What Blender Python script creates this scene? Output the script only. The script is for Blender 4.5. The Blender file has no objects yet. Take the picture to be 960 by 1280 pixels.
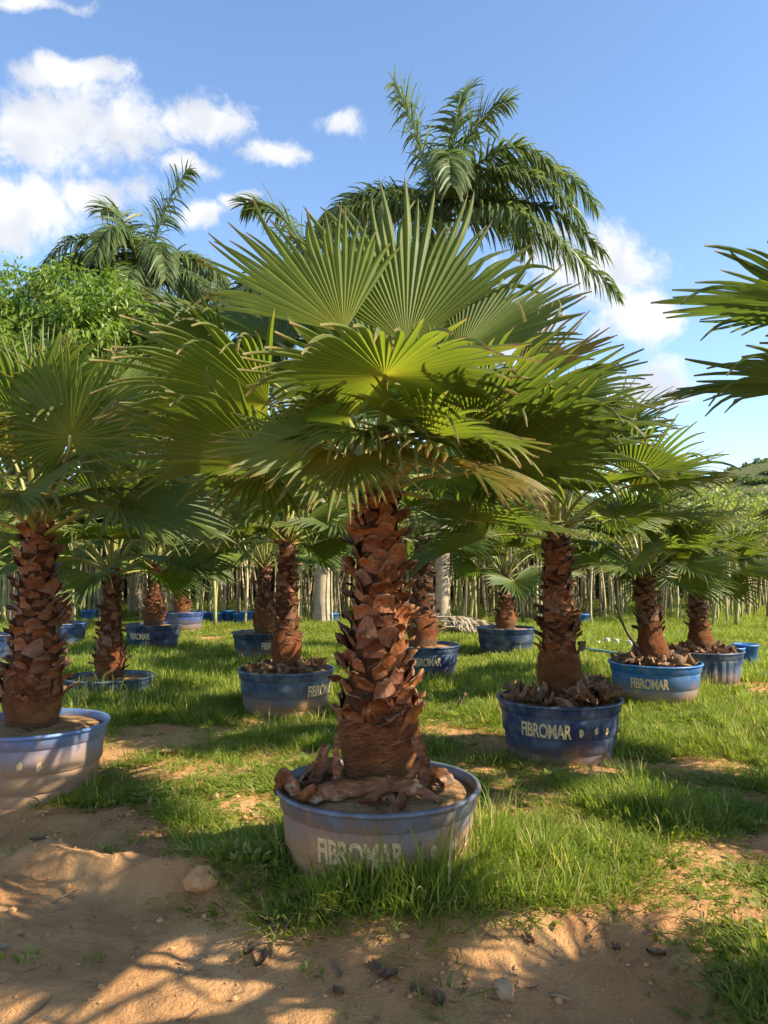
import bpy, math, random
import numpy as np
from math import radians, sin, cos, pi
from mathutils import Vector, Matrix

# ------------------------------------------------------------------ camera
scene = bpy.context.scene
COL = scene.collection
CAM_Z, PITCH, FPX = 1.6, math.atan(65 / 962.0), 962.0
cam_d = bpy.data.cameras.new('camera')
cam_d.sensor_fit = 'VERTICAL'; cam_d.sensor_height = 34.6; cam_d.lens = 26.0
cam_d.clip_start = 0.05; cam_d.clip_end = 3000
cam = bpy.data.objects.new('camera', cam_d); COL.objects.link(cam)
cam.location = (0, 0, CAM_Z); cam.rotation_euler = (pi / 2 + PITCH, 0, 0)
scene.camera = cam

def pix(px, py, d):
    """world point on the plane y=d seen at pixel (px,py) of the 960x1280 photograph"""
    a, b = (px - 480) / FPX, (640 - py) / FPX
    v = np.array([a, cos(PITCH) - b * sin(PITCH), sin(PITCH) + b * cos(PITCH)])
    return np.array([0, 0, CAM_Z]) + v * (d / v[1])

# ------------------------------------------------------------------ sun, sky, exposure
SUN_EL, SUN_AZ = radians(37), radians(108)        # azimuth clockwise from +Y (view direction)
sun_v = Vector((sin(SUN_AZ) * cos(SUN_EL), cos(SUN_AZ) * cos(SUN_EL), sin(SUN_EL)))
sl = bpy.data.lights.new('sun', 'SUN'); sl.energy = 5.0; sl.angle = radians(0.53); sl.color = (1.0, 0.87, 0.66)
so = bpy.data.objects.new('sun', sl); COL.objects.link(so)
so.rotation_euler = (-sun_v).to_track_quat('-Z', 'Y').to_euler(); so.location = (10, -4, 12)
vs = scene.view_settings
vs.view_transform = 'Standard'; vs.look = 'None'; vs.gamma = 1; vs.use_curve_mapping = False
vs.exposure = 1.22
cy = scene.cycles
cy.max_bounces = 6; cy.diffuse_bounces = 3; cy.glossy_bounces = 2; cy.transmission_bounces = 4; cy.transparent_max_bounces = 6
cy.adaptive_threshold = 0.02

class NT:
    def __init__(s, tree): s.t = tree; s.n = tree.nodes; s.l = tree.links
    def __call__(s, kind, ins=None, out=None, **props):
        nd = s.n.new(kind)
        for k, v in props.items(): setattr(nd, k, v)
        for k, v in (ins or {}).items():
            sock = nd.inputs[k]
            if isinstance(v, bpy.types.NodeSocket): s.l.new(v, sock)
            elif isinstance(v, bpy.types.Node): s.l.new(v.outputs[0], sock)
            else: sock.default_value = v
        return nd if out is None else nd.outputs[out]
    def math(s, op, a, b=0.0, c=0.0, clamp=False):
        return s('ShaderNodeMath', {0: a, 1: b, 2: c}, 0, operation=op, use_clamp=clamp)
    def vmath(s, op, a, b=(0, 0, 0), out=0): return s('ShaderNodeVectorMath', {0: a, 1: b}, out, operation=op)
    def mix(s, f, a, b, blend='MIX'):
        nd = s.n.new('ShaderNodeMix'); nd.data_type = 'RGBA'; nd.blend_type = blend
        for i, v in ((0, f), (6, a), (7, b)):
            if isinstance(v, bpy.types.NodeSocket): s.l.new(v, nd.inputs[i])
            else: nd.inputs[i].default_value = v if i == 0 else (*v[:3], 1)
        return nd.outputs[2]
    def ramp(s, f, stops, interp='LINEAR'):
        nd = s.n.new('ShaderNodeValToRGB'); cr = nd.color_ramp; cr.interpolation = interp
        while len(cr.elements) < len(stops): cr.elements.new(0.5)
        for e, (p, c) in zip(cr.elements, stops):
            e.position = p; e.color = (*c, 1) if len(c) == 3 else c
        s.l.new(f, nd.inputs[0]); return nd.outputs[0]
    def noise(s, scale, detail=3, rough=.55, vec=None, out=0, dist=0.0):
        i = {'Scale': scale, 'Detail': detail, 'Roughness': rough, 'Distortion': dist}
        if vec is not None: i['Vector'] = vec
        return s('ShaderNodeTexNoise', i, out)
    def smooth(s, v, a, b):
        return s('ShaderNodeMapRange', {0: v, 1: a, 2: b, 3: 0.0, 4: 1.0}, 0, interpolation_type='SMOOTHSTEP')

world = bpy.data.worlds.new('World'); scene.world = world; world.use_nodes = True
W = NT(world.node_tree); W.n.clear()
sky = W('ShaderNodeTexSky', sky_type='NISHITA', sun_disc=False, sun_elevation=SUN_EL, sun_rotation=SUN_AZ,
        altitude=300.0, air_density=1.0, dust_density=0.3, ozone_density=3.0)
D = W('ShaderNodeTexCoord', out='Generated')
warp = W.noise(9.0, 2, .6, D, 1)
Dw = W.vmath('ADD', D, W.vmath('MULTIPLY', W.vmath('SUBTRACT', warp, (.5, .5, .5)), (.07, .07, .06)))
sx = W('ShaderNodeSeparateXYZ', {0: Dw})
yy = W.math('MAXIMUM', sx.outputs[1], 0.05)
u = W.math('DIVIDE', sx.outputs[0], yy); v = W.math('DIVIDE', sx.outputs[2], yy)
CLOUDS = [(75, 165, 125, 72), (88, 98, 72, 24), (15, 260, 130, 48), (120, 250, 70, 26), (258, 160, 62, 34), (350, 188, 56, 22),
          (430, 152, 34, 20), (245, 212, 44, 20), (300, 256, 26, 14), (255, 270, 40, 18), (745, 330, 100, 52),
          (805, 398, 62, 36), (690, 300, 30, 18), (800, 486, 58, 30), (655, 412, 56, 32), (40, 2, 66, 16), (560, 420, 60, 30)]
dens = None
uv = W('ShaderNodeCombineXYZ', {0: u, 1: v}, 0)
for (cx, cy_, rx, ry) in CLOUDS:
    p = pix(cx, cy_, 1.0) - np.array([0, 0, CAM_Z]); kx, ky = FPX / (rx * 1.3), FPX / (ry * 1.3)
    q = W('ShaderNodeVectorMath', {0: uv, 1: (kx, ky, 0), 2: (-kx * float(p[0]), -ky * float(p[2]), 0)}, 0, operation='MULTIPLY_ADD')
    g = W('ShaderNodeVectorMath', {0: q}, 'Value', operation='LENGTH')
    dens = g if dens is None else W.math('MINIMUM', dens, g)
dens = W.math('SUBTRACT', 1.0, dens)
dens = W.math('MAXIMUM', dens, -1.0)
dens = W.math('MULTIPLY', dens, W.math('GREATER_THAN', sx.outputs[1], 0.06))
# away from the view the same kind of scattered cumulus goes on
gen = W.noise(2.6, 2, .55, W.vmath('MULTIPLY', D, (1, 1, 2.2)))
gen = W.math('MULTIPLY', W.math('SUBTRACT', gen, 0.62), 5.0)
gen = W.math('SUBTRACT', gen, W.math('MULTIPLY', W.smooth(sx.outputs[1], 0.25, 0.7), 6.0))
back = W.math('LESS_THAN', sx.outputs[1], 0.06)
dens = W.math('MAXIMUM', W.math('SUBTRACT', dens, W.math('MULTIPLY', back, 1.0)), gen)
fine = W.noise(13.0, 6, .68, Dw)
d2 = W.math('ADD', dens, W.math('MULTIPLY', W.math('SUBTRACT', fine, 0.5), 2.3))
alpha = W.math('POWER', W.smooth(d2, 0.0, 0.66), 1.0)
shade = W.noise(13.0, 2, .6, W.vmath('ADD', D, (0.02, 0, 0.035)))
ccol = W.mix(W.smooth(shade, .38, .62), (3.6, 3.6, 3.6), (2.7, 2.82, 3.05))
skyc = W.mix(W.math('MULTIPLY', alpha, 0.95), sky.outputs[0], ccol)
bg = W('ShaderNodeBackground', {'Color': skyc, 'Strength': 0.13})
W('ShaderNodeOutputWorld', {'Surface': bg.outputs[0]})

# ------------------------------------------------------------------ helpers
rng = np.random.default_rng(7)
def nrm(v): v = np.asarray(v, float); return v / (np.linalg.norm(v, axis=-1, keepdims=True) + 1e-12)
def sstep(a, b, x): t = np.clip((x - a) / (b - a), 0, 1); return t * t * (3 - 2 * t)
_lat = np.random.default_rng(99).random((256, 256))
def vnoise(x, y):
    xi = np.floor(x).astype(int); yi = np.floor(y).astype(int); fx = x - xi; fy = y - yi
    fx = fx * fx * (3 - 2 * fx); fy = fy * fy * (3 - 2 * fy)
    L = lambda i, j: _lat[i & 255, j & 255]
    return (L(xi, yi) * (1 - fx) + L(xi + 1, yi) * fx) * (1 - fy) + (L(xi, yi + 1) * (1 - fx) + L(xi + 1, yi + 1) * fx) * fy
def fbm(x, y, o=4):
    s = 0; a = .5
    for i in range(o): s = s + a * vnoise(x * 2 ** i + 17.3 * i, y * 2 ** i + 9.1 * i); a *= .5
    return s / (1 - .5 ** o)

def mesh(name, V, F, mats=(), attr=None, smooth=False, fmat=None):
    """V (n,3); F list of index arrays (m,3)/(m,4); attr (n,4) colour 'lc'"""
    me = bpy.data.meshes.new(name)
    F = [np.asarray(f, int) for f in (F if isinstance(F, list) else [F]) if len(f)]
    V = np.asarray(V, np.float32)
    me.vertices.add(len(V)); me.vertices.foreach_set('co', V.ravel())
    loops = np.concatenate([f.ravel() for f in F]); tot = np.concatenate([np.full(len(f), f.shape[1]) for f in F])
    start = np.concatenate([[0], np.cumsum(tot)[:-1]])
    me.loops.add(len(loops)); me.loops.foreach_set('vertex_index', loops.astype(np.int32))
    me.polygons.add(len(tot)); me.polygons.foreach_set('loop_start', start.astype(np.int32))
    me.polygons.foreach_set('loop_total', tot.astype(np.int32))
    me.polygons.foreach_set('use_smooth', np.full(len(tot), smooth))
    if fmat is not None: me.polygons.foreach_set('material_index', np.asarray(fmat, np.int32))
    if attr is not None:
        a = me.attributes.new('lc', 'FLOAT_COLOR', 'POINT'); a.data.foreach_set('color', np.asarray(attr, np.float32).ravel())
    for m in (mats if isinstance(mats, (list, tuple)) else [mats]): me.materials.append(m)
    me.update(calc_edges=True); return me
def obj(name, me, parent=None, loc=None, **props):
    o = bpy.data.objects.new(name, me); COL.objects.link(o)
    if parent is not None: o.parent = parent
    if loc is not None: o.location = loc
    for k, v in props.items(): o[k] = v
    return o
def thing(name, label, cat, loc=(0, 0, 0), group=None, rz=0):
    o = obj(name, None, None, loc, label=label, category=cat); o.rotation_euler.z = rz
    o.empty_display_size = .2
    if group: o['group'] = group
    return o
def tube(pts, rad, seg=8, squash=None, cap=True):
    """tube along pts; returns V,F(quads)[+caps]"""
    pts = np.asarray(pts, float); n = len(pts); rad = np.broadcast_to(rad, n)
    T = nrm(np.gradient(pts, axis=0)); up = np.array([0, 0, 1.0]) if abs(T[0][2]) < .9 else np.array([1.0, 0, 0])
    V = []
    for i in range(n):
        s = nrm(np.cross(T[i], up)); w = np.cross(s, T[i]); up = w
        for k in range(seg):
            a = 2 * pi * k / seg
            V.append(pts[i] + rad[i] * (cos(a) * s + sin(a) * w * (squash or 1)))
    V = np.array(V)
    q = [[i * seg + k, i * seg + (k + 1) % seg, (i + 1) * seg + (k + 1) % seg, (i + 1) * seg + k] for i in range(n - 1) for k in range(seg)]
    F = [np.array(q)]
    if cap:
        c0 = len(V); V = np.vstack([V, pts[0], pts[-1]])
        t = [[c0, (k + 1) % seg, k] for k in range(seg)] + [[c0 + 1, (n - 1) * seg + k, (n - 1) * seg + (k + 1) % seg] for k in range(seg)]
        F.append(np.array(t))
    return V, F
def lathe(prof, seg=64, rfun=None):
    prof = np.asarray(prof, float); n = len(prof); a = np.arange(seg) * 2 * pi / seg
    V = np.zeros((n, seg, 3))
    for i, (r, z) in enumerate(prof):
        rr = r if rfun is None else r * rfun(a, z)
        V[i, :, 0] = rr * np.cos(a); V[i, :, 1] = rr * np.sin(a); V[i, :, 2] = z
    I = np.arange(n * seg).reshape(n, seg); J = np.roll(I, -1, 1)
    Q = np.stack([I[:-1], J[:-1], J[1:], I[1:]], -1).reshape(-1, 4)
    return V.reshape(-1, 3), [Q]
def joinm(parts):
    Vs, Fs, o = [], {}, 0
    for V, F in parts:
        Vs.append(V)
        for f in F: Fs.setdefault(np.asarray(f).shape[1], []).append(np.asarray(f) + o)
        o += len(V)
    return np.vstack(Vs), [np.vstack(x) for x in Fs.values()]

# ------------------------------------------------------------------ materials
def material(name, build):
    m = bpy.data.materials.new(name); m.use_nodes = True; t = NT(m.node_tree); t.n.clear()
    sh, disp = build(t)
    o = t('ShaderNodeOutputMaterial', {'Surface': sh})
    return m
def pbsdf(t, col, rough=.6, spec=.4, normal=None):
    i = {'Base Color': col if isinstance(col, bpy.types.NodeSocket) else (*col, 1), 'Roughness': rough, 'Specular IOR Level': spec}
    if normal is not None: i['Normal'] = normal
    return t('ShaderNodeBsdfPrincipled', i, 0)
def bump(t, h, s=.5, d=.01): return t('ShaderNodeBump', {'Height': h, 'Strength': s, 'Distance': d}, 0)
def leafy(t, col, tcol, fac, rough=.45, spec=.35):
    p = pbsdf(t, col, rough, spec)
    tr = t('ShaderNodeBsdfTranslucent', {'Color': tcol}, 0)
    return t('ShaderNodeMixShader', {0: fac, 1: p, 2: tr}, 0)

def m_fan(t):
    at = t('ShaderNodeAttribute', attribute_name='lc'); s = t('ShaderNodeSeparateColor', {0: at.outputs['Color']})
    S, G, B = s.outputs; A = at.outputs['Alpha']
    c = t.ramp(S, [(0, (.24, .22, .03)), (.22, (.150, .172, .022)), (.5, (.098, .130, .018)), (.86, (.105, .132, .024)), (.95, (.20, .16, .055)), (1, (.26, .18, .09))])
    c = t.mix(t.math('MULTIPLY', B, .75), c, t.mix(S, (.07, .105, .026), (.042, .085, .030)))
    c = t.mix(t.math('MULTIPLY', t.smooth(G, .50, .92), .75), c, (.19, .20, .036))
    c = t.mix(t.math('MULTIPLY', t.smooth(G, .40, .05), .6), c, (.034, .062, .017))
    dry = t.math('MULTIPLY', A, t.smooth(t.math('ADD', t.noise(7, 3, .6), t.math('MULTIPLY', G, .25)), .42, .66))
    c = t.mix(dry, c, (.20, .105, .028))
    c = t.mix(1.0, c, (1.14, 1.14, 1.1), 'MULTIPLY')
    tc = t.mix(1.0, c, (2.05, 2.05, .9), 'MULTIPLY')
    return leafy(t, c, tc, .42, .5, .28), None
M_FAN = material('fan_leaf', m_fan)
def m_petiole(t):
    c = t.ramp(t.noise(14, 3), [(.3, (.16, .19, .04)), (.7, (.30, .27, .07))])
    return pbsdf(t, c, .4, .5), None
M_PET = material('petiole', m_petiole)
def m_boot(t):
    oi = t('ShaderNodeObjectInfo'); tc = t('ShaderNodeTexCoord'); at = t('ShaderNodeAttribute', attribute_name='lc')
    s = t('ShaderNodeSeparateColor', {0: at.outputs['Color']}); o = tc.outputs['Object']
    r = t.math('FRACT', t.math('ADD', oi.outputs['Random'], s.outputs[1]))
    off = t('ShaderNodeCombineXYZ', {0: t.math('MULTIPLY', r, 9.0), 1: t.math('MULTIPLY', r, 5.0)}, 0)
    st = t.noise(30, 5, .7, t.vmath('ADD', t.vmath('MULTIPLY', o, (2.6, 2.6, .5)), off)); bl = t.noise(22, 4, .65, t.vmath('ADD', o, off))
    c = t.mix(r, (.085, .024, .009), (.35, .110, .024))
    c = t.mix(t.math('MULTIPLY', t.smooth(st, .42, .68), .8), c, (.075, .027, .012))
    c = t.mix(t.math('MULTIPLY', t.smooth(bl, .54, .72), .5), c, (.42, .17, .05))
    c = t.mix(t.math('MULTIPLY', t.smooth(bl, .46, .30), .7), c, (.035, .017, .010))
    edge = t.smooth(s.outputs[0], .74, 1.0)
    c = t.mix(t.math('MULTIPLY', edge, t.math('MULTIPLY', bl, .9)), c, (.34, .22, .13))
    g = t.mix(bl, (.20, .15, .12), (.06, .042, .034))
    g = t.mix(t.math('MULTIPLY', t.smooth(st, .42, .68), .7), g, (.04, .028, .022))
    c = t.mix(t.math('MULTIPLY', oi.outputs['Alpha'], t.math('SUBTRACT', 1.0, t.math('MULTIPLY', t.smooth(r, .75, .95), .5))), g, c)
    return pbsdf(t, c, .5, .35, bump(t, t.math('ADD', st, bl), .9, .008)), None
M_BOOT = material('leaf_base', m_boot)
def m_trunk(t):
    tc = t('ShaderNodeTexCoord'); o = tc.outputs['Object']; z = t('ShaderNodeSeparateXYZ', {0: o}).outputs[2]
    fib = t.noise(16, 6, .75, t.vmath('MULTIPLY', o, (1.6, 1.6, 1.1)), dist=2.5)
    ring = t('ShaderNodeTexWave', {'Vector': o, 'Scale': 14.0, 'Distortion': 5.0, 'Detail': 4, 'Detail Scale': 2.0}, 0, bands_direction='Z')
    low = t.mix(ring, (.085, .062, .038), (.17, .125, .07))
    hi = t.ramp(fib, [(.30, (.035, .012, .007)), (.5, (.15, .045, .014)), (.70, (.38, .145, .038))])
    zz = t.math('ADD', z, t.math('MULTIPLY', t.math('SUBTRACT', fib, .5), .12))
    c = t.mix(t.smooth(zz, .10, .22), t.mix(.45, low, hi), hi)
    c = t.mix(t.smooth(z, .42, .6), c, t.mix(.55, hi, (.03, .016, .01)))
    return pbsdf(t, c, .75, .2, bump(t, t.math('ADD', fib, t.math('MULTIPLY', t.math('MULTIPLY', ring, t.smooth(zz, .2, .1)), .35)), 1, .03)), None
M_TRUNK = material('palm_trunk', m_trunk)

def m_tub(t):
    oi = t('ShaderNodeObjectInfo'); tc = t('ShaderNodeTexCoord'); o = tc.outputs['Object']
    z = t('ShaderNodeSeparateXYZ', {0: o}).outputs[2]
    # the tub's own blue, sun-faded in patches; dust and splashed clay climb from below
    base = oi.outputs['Color']
    n1 = t.noise(4.0, 5, .65, o); n2 = t.noise(30, 4, .6, o); st = t.noise(9, 5, .7, t.vmath('MULTIPLY', o, (3, 3, .35)))
    c = t.mix(t.smooth(n1, .42, .68), base, t.mix(.5, base, (.22, .27, .33)))
    c = t.mix(t.math('MULTIPLY', t.smooth(st, .5, .75), .35), c, (.26, .25, .24))
    lev = t.math('ADD', t.math('MULTIPLY', oi.outputs['Alpha'], .62), .035)
    h = t.math('ADD', z, t.math('MULTIPLY', t.math('SUBTRACT', n1, .5), .5))
    h = t.math('ADD', h, t.math('MULTIPLY', t.math('SUBTRACT', st, .5), .18))
    dust = t.smooth(t.math('SUBTRACT', lev, h), -.12, .16)
    dust = t.math('MULTIPLY', dust, t.math('ADD', .62, t.math('MULTIPLY', n2, .5)), clamp=True)
    c = t.mix(dust, c, t.mix(n2, (.36, .205, .095), (.50, .315, .155)))
    r = t.math('ADD', .42, t.math('MULTIPLY', dust, .35))
    return pbsdf(t, c, r, .4, bump(t, n2, .25, .004)), None
M_TUB = material('tub_plastic', m_tub)
def m_letter(t):
    n = t.noise(24, 5, .7)
    c = t.mix(t.smooth(n, .35, .65), (.72, .54, .27), (.52, .39, .21))
    w = t.smooth(t.noise(17, 6, .75, dist=.6), .53, .62)
    return t('ShaderNodeMixShader', {0: w, 1: pbsdf(t, c, .6, .3), 2: t('ShaderNodeBsdfTransparent', out=0)}, 0), None
M_LETTER = material('letter_paint', m_letter)
def m_soil(t):
    tc = t('ShaderNodeTexCoord').outputs['Object']
    n = t.noise(9, 6, .7, tc); n2 = t.noise(60, 4, .7, tc)
    c = t.ramp(n, [(.3, (.20, .115, .055)), (.5, (.38, .23, .105)), (.7, (.48, .30, .15))])
    c = t.mix(t.smooth(n2, .55, .75), c, (.11, .07, .04))
    return pbsdf(t, c, .95, .1, bump(t, t.math('ADD', n, n2), 1, .03)), None
M_SOIL = material('tub_soil', m_soil)

def m_ground(t):
    at = t('ShaderNodeAttribute', attribute_name='lc'); s = t('ShaderNodeSeparateColor', {0: at.outputs['Color']})
    P = t('ShaderNodeNewGeometry').outputs['Position']
    n1 = t.noise(1.6, 5, .6, P); n2 = t.noise(9, 6, .68, P); n3 = t.noise(70, 4, .7, P); n4 = t.noise(240, 2, .6, P)
    d = t.ramp(n1, [(.3, (.45, .225, .092)), (.52, (.58, .320, .138)), (.7, (.64, .385, .185))])
    d = t.mix(t.math('MULTIPLY', t.smooth(n2, .5, .72), .55), d, (.36, .18, .085))
    d = t.mix(t.math('MULTIPLY', t.smooth(n3, .58, .72), .45), d, (.26, .15, .08))
    d = t.mix(t.math('MULTIPLY', t.smooth(n4, .6, .75), .35), d, (.52, .38, .25))
    d = t.mix(s.outputs[1], d, (.48, .22, .095))
    g = t.ramp(n2, [(.3, (.09, .085, .03)), (.55, (.07, .10, .025)), (.75, (.13, .12, .05))])
    gf = t.smooth(t.math('ADD', s.outputs[0], t.math('MULTIPLY', t.math('SUBTRACT', n2, .5), .8)), .35, .75)
    c = t.mix(t.math('MULTIPLY', gf, .8), d, g)
    hh = t.math('ADD', t.math('MULTIPLY', n2, 1.0), t.math('ADD', t.math('MULTIPLY', n3, .35), t.math('MULTIPLY', n4, .12)))
    return pbsdf(t, c, .95, .12, bump(t, hh, 1, .06)), None
M_GROUND = material('ground', m_ground)

def m_grass(t):
    oi = t('ShaderNodeObjectInfo'); at = t('ShaderNodeAttribute', attribute_name='lc'); s = t('ShaderNodeSeparateColor', {0: at.outputs['Color']})
    P = t('ShaderNodeNewGeometry').outputs['Position']
    n = t.noise(1.1, 3, .6, P)
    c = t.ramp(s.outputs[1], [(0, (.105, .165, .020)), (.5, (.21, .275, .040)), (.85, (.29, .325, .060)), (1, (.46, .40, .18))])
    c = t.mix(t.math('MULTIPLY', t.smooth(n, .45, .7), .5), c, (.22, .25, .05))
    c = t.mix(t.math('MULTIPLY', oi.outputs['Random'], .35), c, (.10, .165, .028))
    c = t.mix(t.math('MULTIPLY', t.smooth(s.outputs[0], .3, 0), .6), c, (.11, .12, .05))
    return leafy(t, c, t.mix(1.0, c, (2.0, 1.9, 1.0), 'MULTIPLY'), .45, .55, .22), None
M_GRASS = material('grass', m_grass)

def tree_leaf(c0, c1, tr=.35, k=(1.8, 1.8, 1.0)):
    def f(t):
        at = t('ShaderNodeAttribute', attribute_name='lc'); s = t('ShaderNodeSeparateColor', {0: at.outputs['Color']})
        c = t.mix(s.outputs[1], c0, c1)
        return leafy(t, c, t.mix(1.0, c, k, 'MULTIPLY'), tr, .42, .4), None
    return f
M_ROYAL = material('royal_frond', tree_leaf((.045, .080, .024), (.135, .175, .052), .34))
M_MANGO = material('broad_leaf', tree_leaf((.055, .125, .016), (.19, .265, .034), .4))
M_SAPL = material('sapling_leaf', tree_leaf((.10, .15, .035), (.26, .28, .085), .45))
M_WOOD = material('wood_leaf', tree_leaf((.06, .105, .026), (.17, .205, .055), .4))
M_DRYFR = material('dry_frond', tree_leaf((.26, .20, .13), (.48, .40, .29), .2, (1, 1, 1)))
def m_royaltrunk(t):
    o = t('ShaderNodeTexCoord').outputs['Object']
    ring = t('ShaderNodeTexWave', {'Vector': o, 'Scale': 2.2, 'Distortion': 1.5, 'Detail': 3}, 0, bands_direction='Z', wave_profile='SAW')
    n = t.noise(5, 5, .6, o)
    c = t.ramp(n, [(.3, (.28, .215, .14)), (.7, (.46, .37, .26))])
    c = t.mix(t.math('MULTIPLY', t.smooth(ring, .8, 1), .5), c, (.17, .145, .11))
    return pbsdf(t, c, .85, .2, bump(t, n, .3, .02)), None
M_RTRUNK = material('royal_trunk', m_royaltrunk)
def flat(c0, c1, sc=12, rough=.7, spec=.3, bs=.4, bd=.01):
    def f(t):
        o = t('ShaderNodeTexCoord').outputs['Object']; n = t.noise(sc, 5, .65, o)
        return pbsdf(t, t.mix(t.smooth(n, .3, .7), c0, c1), rough, spec, bump(t, n, bs, bd)), None
    return f
M_SHAFT = material('crownshaft', flat((.10, .17, .05), (.15, .21, .07), 4, .4))
M_BARK = material('bark', flat((.075, .058, .042), (.16, .125, .09), 10, .9, .1, .8, .02))
M_STEM = material('sapling_stem', flat((.36, .30, .16), (.58, .50, .30), 3, .8, .2))
M_STEM2 = material('sapling_stem_dark', flat((.13, .10, .07), (.24, .19, .12), 3, .8, .2))
M_STEM3 = material('sapling_stem_green', flat((.22, .22, .08), (.40, .38, .16), 3, .8, .2))
M_STONE = material('stone', flat((.36, .22, .12), (.52, .34, .20), 9, .95, .1, 1, .03))
M_CLAY = material('clay_clod', flat((.45, .225, .095), (.58, .32, .145), 7, .95, .1, 1, .04))
M_DRY = material('dry_leaf', flat((.11, .056, .030), (.32, .20, .115), 14, .75, .25, .6, .006))
def m_stalk(t):
    o = t('ShaderNodeTexCoord').outputs['Object']; a = t.noise(34, 5, .7, t.vmath('MULTIPLY', o, (.35, 1.6, 1.6)), dist=.8); b = t.noise(11, 4, .6, o)
    c = t.ramp(a, [(.3, (.06, .022, .010)), (.5, (.17, .060, .022)), (.7, (.33, .155, .06))]); c = t.mix(t.smooth(b, .55, .7), c, (.36, .25, .15)); c = t.mix(t.math('MULTIPLY', t.smooth(b, .45, .32), .6), c, (.05, .022, .012))
    return pbsdf(t, c, .5, .35, bump(t, a, .8, .008)), None
M_DRYP = material('dry_stalk', m_stalk)
M_TWIG = material('twig', flat((.20, .13, .075), (.38, .27, .165), 20, .85, .15))
M_FIB = material('sheath_fibre', flat((.10, .036, .013), (.27, .115, .04), 5, .7, .2))
M_BLUEPOT = material('blue_pot', flat((.03, .12, .32), (.06, .20, .45), 6, .45, .4))
M_PIPE = material('pipe', flat((.13, .32, .36), (.20, .40, .42), 6, .45, .4))
M_BAG = material('nursery_bag', flat((.60, .60, .58), (.78, .78, .75), 8, .5, .4))
M_BLACKBAG = material('black_bag', flat((.02, .02, .02), (.05, .045, .04), 8, .5, .4))
def m_hill(t):
    P = t('ShaderNodeNewGeometry').outputs['Position']; z = t('ShaderNodeSeparateXYZ', {0: P}).outputs[2]
    n = t.noise(.06, 6, .65, P); n2 = t.noise(.5, 5, .7, P)
    c = t.ramp(t.math('ADD', t.math('MULTIPLY', n, .5), t.math('MULTIPLY', n2, .5)), [(.35, (.055, .075, .026)), (.5, (.105, .125, .042)), (.65, (.165, .165, .07))])
    zz = t.math('ADD', z, t.math('MULTIPLY', n, 3.0))
    b = t.math('SINE', t.math('MULTIPLY', zz, 6.283 / 1.6))
    c = t.mix(t.math('MULTIPLY', t.smooth(b, .2, .95), .45), c, (.22, .18, .10))
    return pbsdf(t, c, .95, .1, bump(t, n2, 1, .6)), None
M_HILL = material('hill', m_hill)

# ------------------------------------------------------------------ ground
EX = np.array([-60, -8, -5, -2.69, -2.2, -1.52, -1.1, -.77, -.53, 0, .59, .85, 1.15, 1.45, 1.75, 2.1, 3.5, 8, 60])
EY = np.array([6.5, 6.2, 5.7, 5.35, 5.3, 5.1, 4.5, 4.10, 3.7, 3.45, 3.45, 3.75, 3.7, 3.0, 2.6, 2.5, 2.2, 1.5, 1.5])
TUBS = []
def edge_y(x): return np.interp(x, EX, EY)
BARE = [(-1.95, 6.9, .95, .65), (-1.55, 6.0, .75, .5), (-2.3, 7.6, .5, .35), (1.75, 7.2, .6, .3), (2.3, 6.2, .95, .5), (-.9, 6.6, .5, .3), (-.95, 5.2, .35, .35), (1.9, 4.6, .5, .3), (-4, 7.0, .8, .5),
]
LUSH = [(.75, 4.3, .75, .55), (-.62, 4.15, .32, .45), (0, 3.55, .6, .12), (.45, 3.75, .5, .22), (1.65, 3.1, .35, .45), (-2.0, 5.4, .5, .22), (1.9, 5.2, .6, .5)]
def grass_mask(x, y):
    w = (fbm(x * 1.7 + 5, y * 1.7 + 3, 4) - .5)
    g = sstep(-.18, .22, y - edge_y(x) + w * .9)
    p = fbm(x * .8 + 40, y * .8 + 11, 4)
    g = g * (.16 + .84 * sstep(.43, .60, p + .022 * np.clip(y - 5, 0, 8)))
    for bx, by, rx, ry in BARE:
        g = g * (1 - .93 * np.exp(-(((x - bx) / rx) ** 2 + ((y - by) / ry) ** 2) ** 1.5))
    for bx, by, rx, ry in LUSH: g = np.maximum(g, (.95 + w) * np.exp(-(((x - bx) / rx) ** 2 + ((y - by) / ry) ** 2) ** 2))
    return np.clip(g, 0, 1)
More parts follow.
